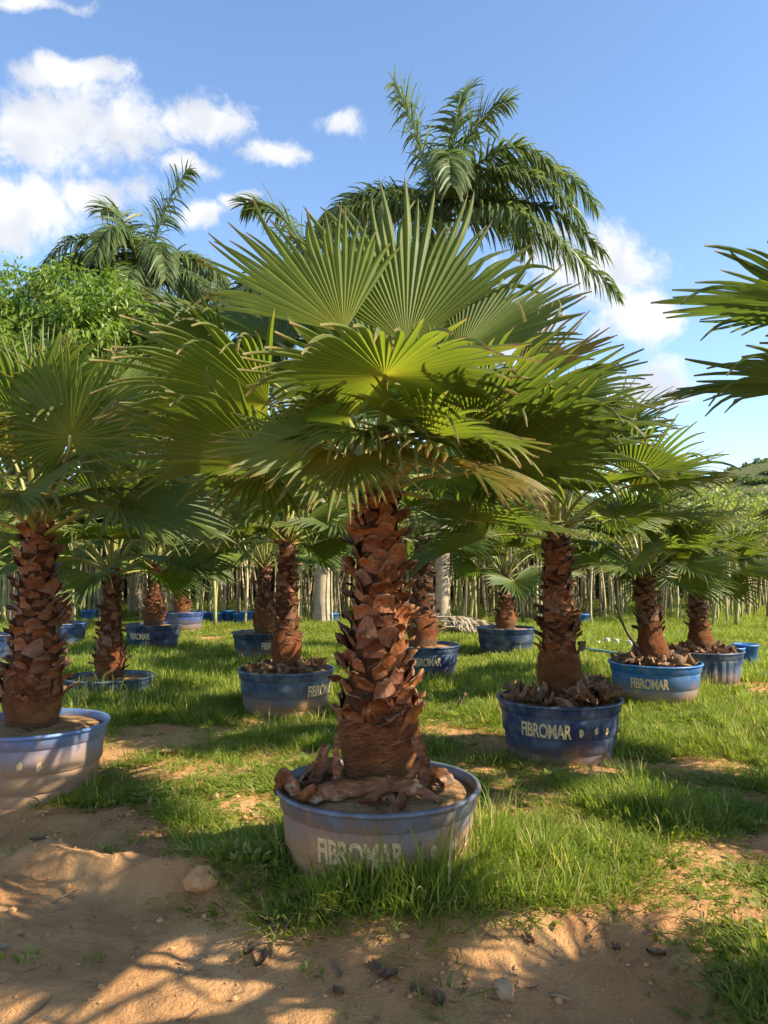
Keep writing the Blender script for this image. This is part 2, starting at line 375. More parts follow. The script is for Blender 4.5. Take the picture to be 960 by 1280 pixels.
def gz(x, y):
    x = np.asarray(x, float); y = np.asarray(y, float)
    ev = edge_y(x); rd = sstep(-.1, .9, ev - y)
    near = np.clip(1 - (np.abs(x) / 30) ** 2, 0, 1) * np.clip(1 - (y / 45) ** 2, 0, 1)
    z = -.10 * rd + near * ((fbm(x * .7, y * .7, 3) - .5) * .07 + (fbm(x * 4 + 3, y * 4, 4) - .5) * .045 * (.5 + .5 * rd) + (fbm(x * 14, y * 14, 3) - .5) * .026 + (fbm(x * 1.5 + 31, y * 5, 3) - .5) * .05 * rd)
    # clay bank along the track edge, below the grass
    t = np.clip((x + 1.9) / 1.35, 0, 1); ry = 4.43 - .62 * t + .12 * (fbm(x * 3, x * 0 + 2, 3) - .5)
    dd = y - ry
    prof = np.where(dd < 0, np.exp(-(dd / .075) ** 2), np.exp(-(dd / .26) ** 2))
    fade = sstep(-2.3, -1.85, x) * sstep(-.45, -.72, x)
    z = z + .13 * prof * fade * (.6 + .8 * fbm(x * 5 + 9, y * 5, 3))
    # scuffed bank under the front tub and to its right
    ry2 = 3.55 + .25 * (fbm(x * 2 + 8, x * 0, 3) - .5); dd = y - ry2
    z = z + .05 * np.exp(-(dd / .14) ** 2) * sstep(-.5, -.2, x) * sstep(2.2, 1.4, x) * (.4 + fbm(x * 6, y * 6, 3))
    z = z + .10 * np.exp(-(((x + .03) / .75) ** 2 + ((y - 3.95) / .55) ** 2) ** 2)
    # wheel rut
    z = z - .035 * np.exp(-((y - 2.95 - .12 * x) / .22) ** 2) * near
    return z
def axis(segs):
    out = []
    for a, b, n, p in segs:
        t = np.linspace(0, 1, n, endpoint=False) ** p
        out.append(a + (b - a) * t)
    return np.concatenate(out + [[segs[-1][1]]])
xr = axis([(2.6, 8, 90, 1.3), (8, 40, 60, 1.5), (40, 900, 30, 2.0)])
xs = np.concatenate([-xr[::-1], np.linspace(-2.6, 2.6, 270)[1:-1], xr])
ys = axis([(-60, 1.6, 30, .6), (1.6, 6.2, 240, 1), (6.2, 14, 120, 1.3), (14, 45, 60, 1.3), (45, 1200, 30, 2.2)])
GX, GY = np.meshgrid(xs, ys)
GZ = gz(GX, GY); GM = grass_mask(GX, GY)
red = sstep(.52, .72, fbm(GX * 2.2 + 60, GY * 2.2, 4)) * np.exp(-((GY - edge_y(GX) + .15) / .5) ** 2)
V = np.stack([GX, GY, GZ], -1).reshape(-1, 3)
I = np.arange(len(V)).reshape(GX.shape)
Q = np.stack([I[:-1, :-1], I[:-1, 1:], I[1:, 1:], I[1:, :-1]], -1).reshape(-1, 4)
A = np.zeros((len(V), 4)); A[:, 0] = GM.ravel(); A[:, 1] = red.ravel() * .6; A[:, 3] = 1
obj('ground', mesh('ground', V, Q, M_GROUND, A, True), kind='structure')

# hill behind the nursery
hx = np.linspace(-420, 460, 260); hy = np.linspace(110, 420, 110)
HX, HY = np.meshgrid(hx, hy)
ridge = np.interp(hx, [-420, -250, -125, 0, 57, 80, 96, 112, 128, 180, 300, 460], [20, 16, 13, 14, 18, 22, 26.5, 31, 36, 48, 70, 80])
up = sstep(0, 1, np.clip((HY - 115) / 140, 0, 1)) ** 1.0
HZ = ridge[None, :] * up * (1 - .45 * sstep(265, 420, HY)) + (fbm(HX * .03, HY * .03, 4) - .5) * 7 * up
HZ = HZ + .35 * np.sin(HZ * 2 * pi / 1.6) - .8
V = np.stack([HX, HY, HZ], -1).reshape(-1, 3); I = np.arange(len(V)).reshape(HX.shape)
Q = np.stack([I[:-1, :-1], I[:-1, 1:], I[1:, 1:], I[1:, :-1]], -1).reshape(-1, 4)
obj('hill', mesh('hill', V, Q, M_HILL, None, True), kind='structure')

# ------------------------------------------------------------------ tubs
def tub_profile():
    return [(.0, .0), (.405, .0), (.425, .015), (.437, .10), (.441, .108), (.452, .112), (.466, .225), (.470, .233), (.480, .237), (.492, .395),
            (.494, .405), (.506, .410), (.512, .470), (.516, .478), (.528, .480), (.531, .490), (.527, .500), (.512, .502), (.503, .496), (.498, .47), (.49, .38)]
def tub_mesh(ribs):
    def rf(a, z):
        if ribs and .12 < z < .40: return 1 + .014 * np.sign(np.sin(a * 26))
        return 1 + .003 * np.sin(a * 2 + 1)
    p = tub_profile()
    if ribs: p = p[:7] + [(.473, .30), (.480, .36)] + p[9:]
    V, F = lathe(p, 208 if ribs else 96, rf)
    return mesh('tub_body', V, F, M_TUB, None, True)
TUBM = tub_mesh(False); TUBR = tub_mesh(True)
def soil_mesh(seed, mound):
    r = np.random.default_rng(seed); nr, na = 22, 72; V = [[0, 0, .46 + mound]]
    for i in range(1, nr + 1):
        q = i / nr
        for k in range(na):
            a = 2 * pi * k / na; x, y = .494 * q * cos(a), .494 * q * sin(a)
            z = .445 + mound * (1 - q ** 2) + (fbm(np.array(x * 9 + seed * 7), np.array(y * 9), 4) - .5) * .06 * (1 - q ** 6)
            V.append([x, y, float(z)])
    F3 = [[0, 1 + k, 1 + (k + 1) % na] for k in range(na)]
    F4 = [[1 + i * na + k, 1 + (i + 1) * na + k, 1 + (i + 1) * na + (k + 1) % na, 1 + i * na + (k + 1) % na] for i in range(nr - 1) for k in range(na)]
    return mesh('soil', np.array(V), [np.array(F3), np.array(F4)], M_SOIL, None, True)
SOILS = [soil_mesh(1, .09), soil_mesh(2, .05), soil_mesh(3, .03)]
def text_mesh(body):
    cu = bpy.data.curves.new('lettering', 'FONT'); cu.body = body; cu.size = .155; cu.offset = .0042; cu.align_x = 'CENTER'; cu.space_character = .92
    cu.resolution_u = 3
    o = bpy.data.objects.new('tmp', cu); COL.objects.link(o)
    dg = bpy.context.evaluated_depsgraph_get(); me = o.evaluated_get(dg).to_mesh()
    V = np.array([v.co[:] for v in me.vertices]); F = [list(p.vertices) for p in me.polygons]
    o.evaluated_get(dg).to_mesh_clear(); bpy.data.objects.remove(o); bpy.data.curves.remove(cu)
    w = V[:, 0].max() - V[:, 0].min(); V[:, 0] *= .42 / w
    T = np.array([[f[0], f[i], f[i + 1]] for f in F for i in range(1, len(f) - 1)])
    z = .252 + V[:, 1]; r = np.interp(z, [.237, .395], [.480, .492]) + .0035; a = -pi / 2 + V[:, 0] / .49
    return mesh('lettering', np.stack([r * np.cos(a), r * np.sin(a), z], -1), T, M_LETTER)
TXT = text_mesh('FIBROMAR')
def smudge_mesh():
    V, T = [], []
    for k, (ang, z) in enumerate(((34, .30), (50, .305), (64, .29))):
        r0 = random.Random(k); c = len(V); n = 12
        pts = [(0, 0)] + [((.012 + .012 * r0.random()) * cos(2 * pi * i / n), (.020 + .022 * r0.random()) * sin(2 * pi * i / n)) for i in range(n)]
        for px_, pz_ in pts:
            zz = z + pz_; rr = np.interp(zz, [.237, .395], [.480, .492]) + .003; aa = -pi / 2 + radians(ang) + px_ / .49
            V.append([rr * cos(aa), rr * sin(aa), zz])
        T += [[c, c + 1 + i, c + 1 + (i + 1) % n] for i in range(n)]
    return mesh('paint_smudges', np.array(V), np.array(T), M_LETTER)
SMUDGE = smudge_mesh()
# px centre, py rim, width px -> distance
def tub(x, y, label, color, dust, text=None, rz=0, ribs=False, soil=0, sc=1.0, sink=0.0):
    z = -.03 - sink + .25 * float(gz(x, y) * (y > 5))
    t = thing('planter_tub', label, 'planter', (x, y, z), 'round water-tank tubs holding the palms')
    t.scale = (sc, sc, sc); TUBS.append((x, y, .44 * sc))
    b = obj('tub_body', TUBR if ribs else TUBM, t); b.color = (*color, dust); b.rotation_euler.z = rz
    s = obj('soil', SOILS[soil], t); s.rotation_euler.z = rz * 2
    if text is not None:
        # lettering faces the camera when text = 0
        a = math.atan2(-x, y) * 0 + math.atan2(x, y) * -1
        l = obj('lettering', TXT, t); l.rotation_euler.z = radians(text) + a
        if y < 7: l2 = obj('paint_smudge', SMUDGE, t); l2.rotation_euler.z = radians(text + (9 if y < 5 else 0)) + a; l2['kind'] = 'stuff'
    return z + .445 * sc

# ------------------------------------------------------------------ fan palms
def bez(p0, p1, p2, p3, n):
    t = np.linspace(0, 1, n)[:, None]
    return (1 - t) ** 3 * p0 + 3 * t * (1 - t) ** 2 * p1 + 3 * t * t * (1 - t) * p2 + t ** 3 * p3
def fan_blade(H, A, N, R, span, nseg, droop, r, dry=0, fold=.25, split=.5, wind=(0, 0, 0), tipd=.5, tone=None):
    A = nrm(A); N = np.asarray(N, float); N = nrm(N - A * np.dot(N, A)); B = np.cross(N, A)
    ns = 11; isp = 5; sp = radians(span)
    st = np.concatenate([np.linspace(0.02, split, isp + 1), np.linspace(split, 1, ns - isp)[1:]])
    th = np.linspace(-sp / 2, sp / 2, nseg + 1); th[1:-1] += r.normal(0, .12, nseg - 1) * sp / nseg
    mid = (th[:-1] + th[1:]) / 2; leafrnd = r.random() if tone is None else tone
    grav = np.array([0, 0, -1.0]); wind = np.asarray(wind, float)
    segrnd = np.clip(r.normal(.5, .22, nseg), 0, 1)
    tipbend = np.abs(r.normal(0, 1, nseg)) * tipd * .5 + (r.random(nseg) < .12) * (.35 + 1.4 * tipd)
    sway = r.normal(0, .14, (nseg, 3)) + (r.random((nseg, 1)) < .08) * r.normal(0, .45, (nseg, 3))
    def path(theta, R_, bend, sw):
        """centre line for angle array theta -> (n, ns, 3), direction (n, ns, 3)"""
        f = fold * np.sign(theta) * 1.0
        c, s = np.cos(theta), np.sin(theta)
        d0 = c[:, None] * A + (s * np.cos(fold))[:, None] * B + (np.abs(s) * np.sin(fold))[:, None] * N
        P = np.zeros((len(theta), ns, 3)); Dv = np.zeros_like(P); pos = H + d0 * 0
        prev = 0
        for i in range(ns):
            q = st[i]; e = max(0, (q - split) / (1 - split))
            d = nrm(d0 + grav * (droop * q * q)[..., None] if np.ndim(droop) else d0 + grav * droop * q * q + wind * q * q + (grav * (bend * e ** 1.6)[:, None]) + sw * e)
            pos = pos + d * (q - prev) * R_[:, None]; prev = q
            P[:, i] = pos; Dv[:, i] = d
        return P, Dv
    shape = lambda t_: R * (1 - .30 * (np.abs(t_) / max(sp / 2, .1)) ** 2 * (sp / 4.6))
    Rm = shape(mid) * (1 + r.normal(0, .06, nseg)) * np.where(r.random(nseg) < .07, r.uniform(.72, .9, nseg), 1)
    Pm, Dm = path(mid, Rm, tipbend, sway)
    Pe, De = path(th, shape(th), th * 0, np.zeros((nseg + 1, 3)))
    # local normal
    side = nrm(np.cross(np.broadcast_to(N, Dm.shape), Dm)); nl = nrm(np.cross(Dm, side))
    half = sp / nseg / 2
    V = []; attr = []
    ridx = np.zeros((nseg, ns), int); lidx = np.zeros((nseg, ns), int); xidx = np.zeros((nseg, ns), int)
    eidx = np.zeros((nseg + 1, isp + 1), int); c = 0
    wr = half * Rm[:, None] * st[None, :]
    pleat = .42 * np.minimum(wr, half * Rm[:, None] * split)
    mids = Pm + nl * (pleat * .95)[..., None]
    edges = Pe[:, :isp + 1] - nrm(np.cross(De, np.cross(np.broadcast_to(N, De.shape), De)))[:, :isp + 1] * (half * R * st[:isp + 1] * .45)[None, :, None]
    eidx = np.arange((nseg + 1) * (isp + 1)).reshape(nseg + 1, isp + 1); V.append(edges.reshape(-1, 3)); c = eidx.size
    ridx = np.arange(nseg * ns).reshape(nseg, ns) + c; V.append(mids.reshape(-1, 3)); c += nseg * ns
    no = ns - isp - 1
    e = (st[isp + 1:] - split) / (1 - split); w = half * Rm[:, None] * split * (np.clip(1 - e, 0, 1) ** .62)[None, :] * 1.10 + .0006
    Lo = Pm[:, isp + 1:] - side[:, isp + 1:] * w[..., None] - nl[:, isp + 1:] * (w * .45)[..., None]
    Ro = Pm[:, isp + 1:] + side[:, isp + 1:] * w[..., None] - nl[:, isp + 1:] * (w * .45)[..., None]
    lo = np.arange(nseg * no).reshape(nseg, no) + c; V.append(Lo.reshape(-1, 3)); c += lo.size
    ro = np.arange(nseg * no).reshape(nseg, no) + c; V.append(Ro.reshape(-1, 3)); c += ro.size
    # columns: left edge index order must match side direction: side = N x D ; B = N x A -> +theta is +side
    Lc = np.concatenate([eidx[:-1], lo], 1); Rc = np.concatenate([eidx[1:], ro], 1)
    q1 = np.stack([Lc[:, :-1], ridx[:, :-1], ridx[:, 1:], Lc[:, 1:]], -1).reshape(-1, 4)
    q2 = np.stack([ridx[:, :-1], Rc[:, :-1], Rc[:, 1:], ridx[:, 1:]], -1).reshape(-1, 4)
    V = np.vstack(V)
    S = np.concatenate([np.tile(st[:isp + 1], nseg + 1), np.tile(st, nseg), np.tile(st[isp + 1:], nseg), np.tile(st[isp + 1:], nseg)])
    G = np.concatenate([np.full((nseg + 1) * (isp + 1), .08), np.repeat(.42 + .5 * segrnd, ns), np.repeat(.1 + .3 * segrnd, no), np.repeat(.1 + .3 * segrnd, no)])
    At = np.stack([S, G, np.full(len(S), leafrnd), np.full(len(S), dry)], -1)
    return V, [q1, q2], At
def petiole(C, H, A, up0, w0=.028, w1=.012):
    L = np.linalg.norm(H - C)
    P = bez(C, C + nrm(up0) * L * .45, H - nrm(A) * L * .28, H + nrm(A) * .02, 9)
    return tube(P, np.linspace(w0, w1, 9), 6, .55)
def add_leaf(palm, C, H, A, N, R, span, nseg, droop, r, up0=None, **kw):
    V, F, At = fan_blade(H, A, N, R, span, nseg, droop, r, **kw)
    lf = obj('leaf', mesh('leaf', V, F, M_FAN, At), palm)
    if up0 is None:
        h = H - C; up0 = nrm(h) + np.array([0, 0, .5])
    V, F = petiole(C, H, A, up0); obj('petiole', mesh('petiole', V, F, M_PET, None, True), lf)
    return lf
# shared leaves for the ordinary crowns: azimuth 0 points along +X, gravity already worked in
LIB = []
for k in range(16):
    r = np.random.default_rng(100 + k); el = np.interp(k // 2, [0, 7], [82, -38]); pe = radians(el)
    plen = .55 + .2 * r.random(); C = np.array([.03, 0, 0.0])
    H = C + plen * np.array([cos(pe), 0, sin(pe)]) + np.array([0, 0, .05])
    be = pe - radians(12 + 20 * r.random()); Aw = np.array([cos(be), .15 * r.normal(), sin(be)])
    Nn = np.array([-sin(be), .25 * r.normal(), cos(be)])
    V, F, At = fan_blade(H, Aw, Nn, .70 + .1 * r.random(), 200 + 60 * r.random(), 42, .16 + .2 * r.random(), r, dry=.3 * (k > 12), fold=.15 + .3 * r.random(), split=.55 + .08 * r.random())
    me1 = mesh('leaf', V, F, M_FAN, At)
    V, F = petiole(C, H, Aw, np.array([cos(pe), 0, sin(pe) + .25])); LIB.append((el, me1, mesh('petiole', V, F, M_PET, None, True)))

def boot_mesh(seed, L=.115, Wd=.135):
    r = np.random.default_rng(seed); bend = r.uniform(-1, 1); nu, nv = 5, 5; out = np.zeros((2, nu, nv, 3)); torn = r.normal(0, .010, nv); skew = r.normal(0, .12)
    for s_ in (0, 1):
        for i in range(nu):
            v_ = i / (nu - 1); w = Wd * (1 - .34 * v_ ** 2) * .5
            for j in range(nv):
                u_ = j / (nv - 1) * 2 - 1
                y = L * (.04 + (.64 + .36 * bend) * v_ ** 2.3) + .034 * (1 - u_ * u_) * (1 - .35 * v_) - (.011 if s_ else 0)
                z = L * v_ * (1 - .26 * u_ * u_ + skew * u_) - .20 * L * v_ ** 3 * max(bend, 0) + torn[j] * v_ ** 2
                out[s_, i, j] = (u_ * w, y, z)
    V = out.reshape(-1, 3); id_ = np.arange(2 * nu * nv).reshape(2, nu, nv); f = []
    for i in range(nu - 1):
        for j in range(nv - 1):
            f.append([id_[0, i, j], id_[0, i, j + 1], id_[0, i + 1, j + 1], id_[0, i + 1, j]])
            if i > 1: f.append([id_[1, i, j], id_[1, i + 1, j], id_[1, i + 1, j + 1], id_[1, i, j + 1]])
    for j in range(nv - 1): f.append([id_[0, -1, j], id_[0, -1, j + 1], id_[1, -1, j + 1], id_[1, -1, j]])
    S = np.tile(np.repeat(np.linspace(0, 1, nu), nv), 2)
    return V, np.array(f), S
BOOTD = [boot_mesh(s_) for s_ in range(6)]
BOOTM = []
for V, F, S in BOOTD:
    At = np.zeros((len(V), 4)); At[:, 0] = S; At[:, 3] = 1
    BOOTM.append(mesh('leaf_base', V, F, M_BOOT, At, True))
def trunk_r(v, r0, top):   # v 0..1 up the trunk
    return np.interp(v, [0, .03, .10, .17, .25, .32, .6, .85, 1], [1.58, 1.48, 1.52, 1.76, 1.72, 1.38, 1.06, .92, top]) * r0
def trunk_mesh(h, r0, seed, lean=(0, 0), top=.55):
    n, seg = 44, 40; V = np.zeros((n, seg, 3)); a = np.arange(seg) * 2 * pi / seg
    for i in range(n):
        v_ = i / (n - 1); rr = trunk_r(v_, r0, top) * (1 + .05 * (fbm(np.cos(a) * 3 + 20 + seed, np.sin(a) * 3 + v_ * 14, 3) - .5) + .02 * np.sin(a * 2 + seed))
        V[i, :, 0] = rr * np.cos(a) + lean[0] * v_; V[i, :, 1] = rr * np.sin(a) + lean[1] * v_; V[i, :, 2] = v_ * h - .03
    I = np.arange(n * seg).reshape(n, seg); J = np.roll(I, -1, 1)
    Q = np.stack([I[:-1], J[:-1], J[1:], I[1:]], -1).reshape(-1, 4); V = V.reshape(-1, 3)
    c = len(V); V = np.vstack([V, [lean[0], lean[1], h - .02]])
    T = np.array([[I[-1, k], I[-1, (k + 1) % seg], c] for k in range(seg)])
    return mesh('trunk', V, [Q, T], M_TRUNK, None, True)
def boot_frames(h, r0, z0, pitch, lean, top, r, jitter=.35):
    out = []; k = 0; z = z0
    while z < h - .02:
        v_ = z / h; rr = float(trunk_r(v_, r0, top)); a = k * 2.39996 + r.normal(0, .12)
        s_ = (.62 + .48 * r.random()) * float(np.clip(r0 / .122, .78, 1.0)) * np.interp(v_, [0, .8, 1], [1.0, 1.0, .8])
        out.append((a, z, rr, lean[0] * v_, lean[1] * v_, s_, r.normal(0, .24), r.normal(0, .28), int(r.integers(0, 6)), r.uniform(.7, 1.35)))
        z += pitch * np.interp(v_, [0, 1], [1, 1.25]); k += 1
    return out
def boot_matrix(f, wide):
    a, z, rr, lx, ly, s_, tilt, roll, idx, ln = f
    # mesh: +y outward, x tangent, z up
    M = Matrix.Translation((lx + cos(a) * (rr - .012), ly + sin(a) * (rr - .012), z)) @ Matrix.Rotation(a - pi / 2, 4, 'Z') @ Matrix.Rotation(-.05 + tilt, 4, 'X') @ Matrix.Rotation(roll, 4, 'Y') @ Matrix.Diagonal((s_ * wide, s_ * .74, s_ * ln * .94, 1))
    return M
def fan_palm(x, y, z, top, r0, label, n_leaf, seed, detail, leaves=None, lean=(0, 0), ctop=.55, skirt=.38, sc=1.0, drop=0, live=1.0, grey=1.0, el0=82, el1=2, pitch=None, fibre=False):
    r = np.random.default_rng(seed); h = top - z
    p = thing('fan_palm', label, 'palm', (x, y, z), 'fan palms in the tubs')
    t = obj('trunk', trunk_mesh(h, r0, seed, lean, ctop), p)
    fr = boot_frames(h, r0, skirt, pitch or (.0105 if detail else .013), lean, ctop, r)
    wide = 1.05
    if detail:
        for f in fr:
            b = obj('leaf_base', BOOTM[f[8]], t); b.matrix_local = boot_matrix(f, wide); b.color = (1, 1, 1, grey)
    else:
        parts = []; at = []
        for f in fr:
            V, F, S = BOOTD[f[8]]; M = np.array(boot_matrix(f, wide))
            parts.append((V @ M[:3, :3].T + M[:3, 3], [F])); q = np.zeros((len(V), 4)); q[:, 0] = S; q[:, 1] = r.random(); at.append(q)
        V, F = joinm(parts); b = obj('leaf_bases', mesh('leaf_bases', V, F, M_BOOT, np.vstack(at)), t, kind='stuff'); b.color = (1, 1, 1, grey)
    C0 = np.array([lean[0], lean[1], h - .05])
    if fibre:   # frayed leaf-sheath fibre wrapped round the skirt
        n = 1700; a0 = r.random(n) * 2 * pi; zz = r.uniform(.10, skirt + .06, n); da = r.choice([-1, 1], n) * np.abs(r.normal(.45, .2, n)); dz = r.normal(.0, .025, n) + .06 * da; lift = np.abs(r.normal(0, .012, n)); w = r.uniform(.0005, .0019, n); V = []
        for k in range(5):
            t_ = k / 4; a = a0 + da * t_; q = zz + dz * t_; rr = trunk_r(np.clip(q / h, 0, 1), r0, ctop) * 1.015 + .004 + lift * t_ ** 2; ww = w * (1 - .7 * t_)
            for sg in (-1, 1): V.append(np.stack([rr * np.cos(a) + lean[0] * q / h, rr * np.sin(a) + lean[1] * q / h, q + sg * ww - .03], -1))
        V = np.stack(V, 1).reshape(-1, 3); I_ = np.arange(n * 10).reshape(n, 5, 2); Fq = np.stack([I_[:, :-1, 0], I_[:, 1:, 0], I_[:, 1:, 1], I_[:, :-1, 1]], -1).reshape(-1, 4)
        obj('fibre', mesh('fibre', V, Fq, M_FIB), t, kind='stuff')
    for L in (leaves or []):
        H = np.array(L['H']) - np.array([x, y, z]); A = np.array(L['A'], float)
        kw = {k: L[k] for k in ('dry', 'fold', 'split', 'wind', 'tipd', 'tone', 'up0') if k in L}
        C = C0 + nrm(np.array([H[0] - C0[0], H[1] - C0[1], 0]) + 1e-6) * .05
        add_leaf(p, C, H, A, L.get('N', (0, 0, 1)), L['R'], L.get('span', 200), L.get('n', 54), L.get('droop', .25), r, **kw)
    for k in range(n_leaf):
        e = np.interp(k / max(1, n_leaf - 1), [0, 1], [el0, el1]) + r.normal(0, 5)
        j = int(np.argmin([abs(q[0] - e) + r.random() * 12 for q in LIB])); az = k * 2.39996 + seed + r.normal(0, .2)
        q = obj('leaf', LIB[j][1], p, (lean[0], lean[1], h - .05 - .1 * k / n_leaf)); q.rotation_euler.z = az
        s_ = sc * (.9 + .2 * r.random()); q.scale = (s_, s_, s_)
        obj('petiole', LIB[j][2], q)
    return p
def lf(px, py, d, A, N=(0, 0, 1), R=.8, **kw): return dict(H=pix(px, py, d), A=A, N=N, R=R, **kw)

BLUE = (.03, .06, .12); DEEP = (.013, .032, .095)
# -- front palm
PX = lambda px, d: (px - 480) / FPX * d
d = 4.08; x = PX(473, d)
z = tub(x, d, 'greyish blue tub with cut leaf stalks piled on its sunlit clay soil', (.055, .072, .105), .60, -11, rz=1.0, soil=0)
hero = [
    lf(508, 432, d + .30, (.06, .20, 1), (0, -1, .2), 1.06, span=128, n=32, droop=.02, fold=.1, split=.62, tipd=.12, tone=.45),
    lf(430, 415, d + .10, (-.55, .15, .82), (.35, -.85, .3), .92, span=120, n=30, droop=.05, fold=.12, split=.6, tipd=.2, tone=.15),
    lf(481, 470, d - .58, (.0, -.98, .15), (0, .15, .98), .72, span=320, n=58, droop=.10, fold=-.04, split=.6, tipd=.55, tone=.1),
    lf(575, 440, d + .12, (.74, .1, .62), (-.45, -.7, .55), .74, span=130, n=32, droop=.06, fold=.12, split=.6, tipd=.25, tone=.3),
    lf(640, 480, d - .05, (.86, -.1, .52), (-.2, -.75, .75), .54, span=95, n=24, droop=.1, fold=.45, dry=.6, tone=.3, tipd=.2, split=.6),
    lf(592, 545, d - .15, (.96, -.15, .22), (-.1, .45, .9), .84, span=190, n=44, droop=.32, fold=.15, tone=.75, split=.6),
    lf(612, 590, d + .05, (1, .12, .22), (-.1, .35, 1), .94, span=190, n=44, droop=.30, fold=.15, tone=.7, split=.6),
    lf(552, 575, d - .42, (.5, -.62, -.25), (.25, -.1, .9), .60, span=230, n=44, droop=.55, dry=.5, tone=.3, tipd=.9, split=.6),
    lf(405, 560, d - .62, (-.95, -.12, .10), (-.15, -.60, .80), .50, span=140, n=34, droop=.18, fold=.1, tone=.0, tipd=.6, split=.6),
    lf(335, 505, d - .12, (-1, -.15, .10), (.1, .35, 1), .88, span=180, n=42, droop=.26, fold=.15, tone=.25, tipd=.7, split=.58),
    lf(290, 455, d + .20, (-1, .05, .30), (.2, .4, 1), .62, span=170, n=38, droop=.22, fold=.15, tone=.9, split=.6),
    lf(335, 580, d - .05, (-1, .1, .06), (0, .4, 1), .82, span=190, n=42, droop=.26, fold=.15, tone=.7, split=.6),
    lf(440, 572, d - .48, (-.12, -.8, -.4), (0, -.35, .8), .54, span=220, n=44, droop=.6, tone=.3, dry=.2, tipd=.9, split=.55),
    lf(350, 430, d + .35, (-.85, .3, .5), (.4, -.5, .7), .82, span=170, n=38, droop=.15, tone=.8, split=.6),
    lf(470, 450, d + .62, (-.1, .7, .75), (0, -.7, .7), .85, span=170, n=38, droop=.1, tone=.7, split=.6),
    lf(597, 653, d + .15, (.75, -.35, -.06), (.0, .1, 1), .56, span=280, n=50, droop=.28, tone=.7, split=.6),
    lf(395, 610, d + .45, (-.6, .7, -.1), (0, 0, 1), .75, span=210, n=42, droop=.4, tone=.7, split=.6),
    lf(560, 600, d + .55, (.5, .8, -.05), (0, 0, 1), .8, span=210, n=42, droop=.4, tone=.8, split=.6),
    lf(530, 548, d - .50, (.6, -.75, .0), (0, .40, .9), .58, span=200, n=40, droop=.35, tone=.15, tipd=.8, split=.55),
    lf(650, 520, d + .45, (.8, .6, .15), (0, .2, 1), .8, span=200, n=42, droop=.35, tone=.9, split=.6),
    lf(420, 500, d + .45, (-.4, .5, .6), (.2, -.75, .5), .62, span=220, n=44, droop=.15, tone=.8, split=.6),
    lf(540, 505, d + .45, (.45, .5, .55), (-.2, -.75, .5), .62, span=220, n=44, droop=.15, tone=.8, split=.6),
    lf(555, 540, d - .05, (.75, -.4, .2), (-.1, .5, .8), .6, span=200, n=40, droop=.25, tone=.5, split=.6),
    lf(480, 548, d - .30, (.1, -.95, -.12), (0, .35, 1), .56, span=240, n=44, droop=.5, tone=.4, tipd=.8, split=.55),
    lf(455, 545, d - .42, (-.25, -.9, -.1), (0, .3, 1), .5, span=230, n=44, droop=.5, tone=.4, split=.58, tipd=.8),
    lf(440, 520, d - .1, (-.3, -.5, .1), (0, .6, .7), .5, span=260, n=46, droop=.3, tone=.7, split=.6),
    lf(520, 515, d + .1, (.3, -.3, .4), (0, .7, .6), .5, span=260, n=46, droop=.3, tone=.7, split=.6),
]
fan_palm(x, d, z + .04, 2.02, .118, 'tallest fan palm, with orange-brown trunk, standing in the greyish blue tub', 0, 3, True, hero, ctop=.55, skirt=.31, pitch=.0068, fibre=True)
# -- its neighbour across the bare clay patch
d = 5.6; x = PX(47, d)
z = tub(x, d, 'sun-faded pale blue tub caked with tan dust, standing on bare clay', (.075, .18, .42), .60, -58, rz=2.2, soil=1)
left = [
    lf(88, 548, d - .78, (.12, -.28, .95), (0, .95, .3), .60, span=310, n=54, split=.6, droop=.1, fold=.1, tone=.3, tipd=.3),
    lf(50, 520, d + .1, (-.25, .1, 1), (0, -1, .3), .72, span=170, n=46, droop=.03, tone=.2, tipd=.1),
    lf(120, 520, d + .2, (.5, .3, .8), (-.3, -.8, .4), .75, span=170, n=46, droop=.08, tone=.4, tipd=.1),
    lf(-25, 565, d - .3, (-.3, -.6, .5), (0, .4, .9), .6, span=260, droop=.2, dry=.6, tone=.2),
    lf(70, 622, d - .45, (.2, -.95, -.12), (0, -.2, 1), .62, span=250, droop=.45, tone=.7, dry=.3),
    lf(140, 600, d - .1, (.95, -.2, .1), (0, -.1, 1), .7, span=200, droop=.4, tone=.8, dry=.3),
    lf(10, 600, d + .1, (-.9, -.1, .1), (0, 0, 1), .7, span=200, droop=.4, tone=.7),
]
fan_palm(x, d, z + .02, 1.93, .116, 'fan palm with brown scaly trunk in the sun-faded pale blue tub', 12, 11, True, left, ctop=.6, skirt=.15, el0=70, grey=.8, fibre=True, pitch=.0078)
# -- second row
d = 6.67; x = PX(696, d)
z = tub(x, d, 'dark blue lettered tub heaped with curled dry leaves beside the trunk', DEEP, .10, -14, rz=.3, soil=1)
right = [
    lf(812, 600, d - .2, (.95, -.1, .22), (-.1, -.45, .9), .66, span=170, droop=.12, fold=.2, tone=.0, tipd=.25),
    lf(768, 652, d - .5, (.95, -.2, .12), (0, -.2, 1), .78, span=220, droop=.25, tone=.15),
    lf(600, 655, d - .3, (-.9, -.3, .05), (0, -.2, 1), .66, span=240, droop=.3, tone=.5),
    lf(690, 560, d + .1, (.2, .1, 1), (0, -1, .2), .8, span=160, droop=.03, tone=.3, tipd=.1),
    lf(745, 560, d + .1, (.7, .0, .7), (-.3, -.6, .6), .8, span=170, droop=.08, tone=.3),
    lf(660, 610, d - .5, (-.2, -.9, .25), (0, 0, 1), .66, span=250, droop=.3, tone=.4),
    lf(745, 610, d - .5, (.5, -.8, .2), (0, 0, 1), .66, span=250, droop=.3, tone=.3),
]
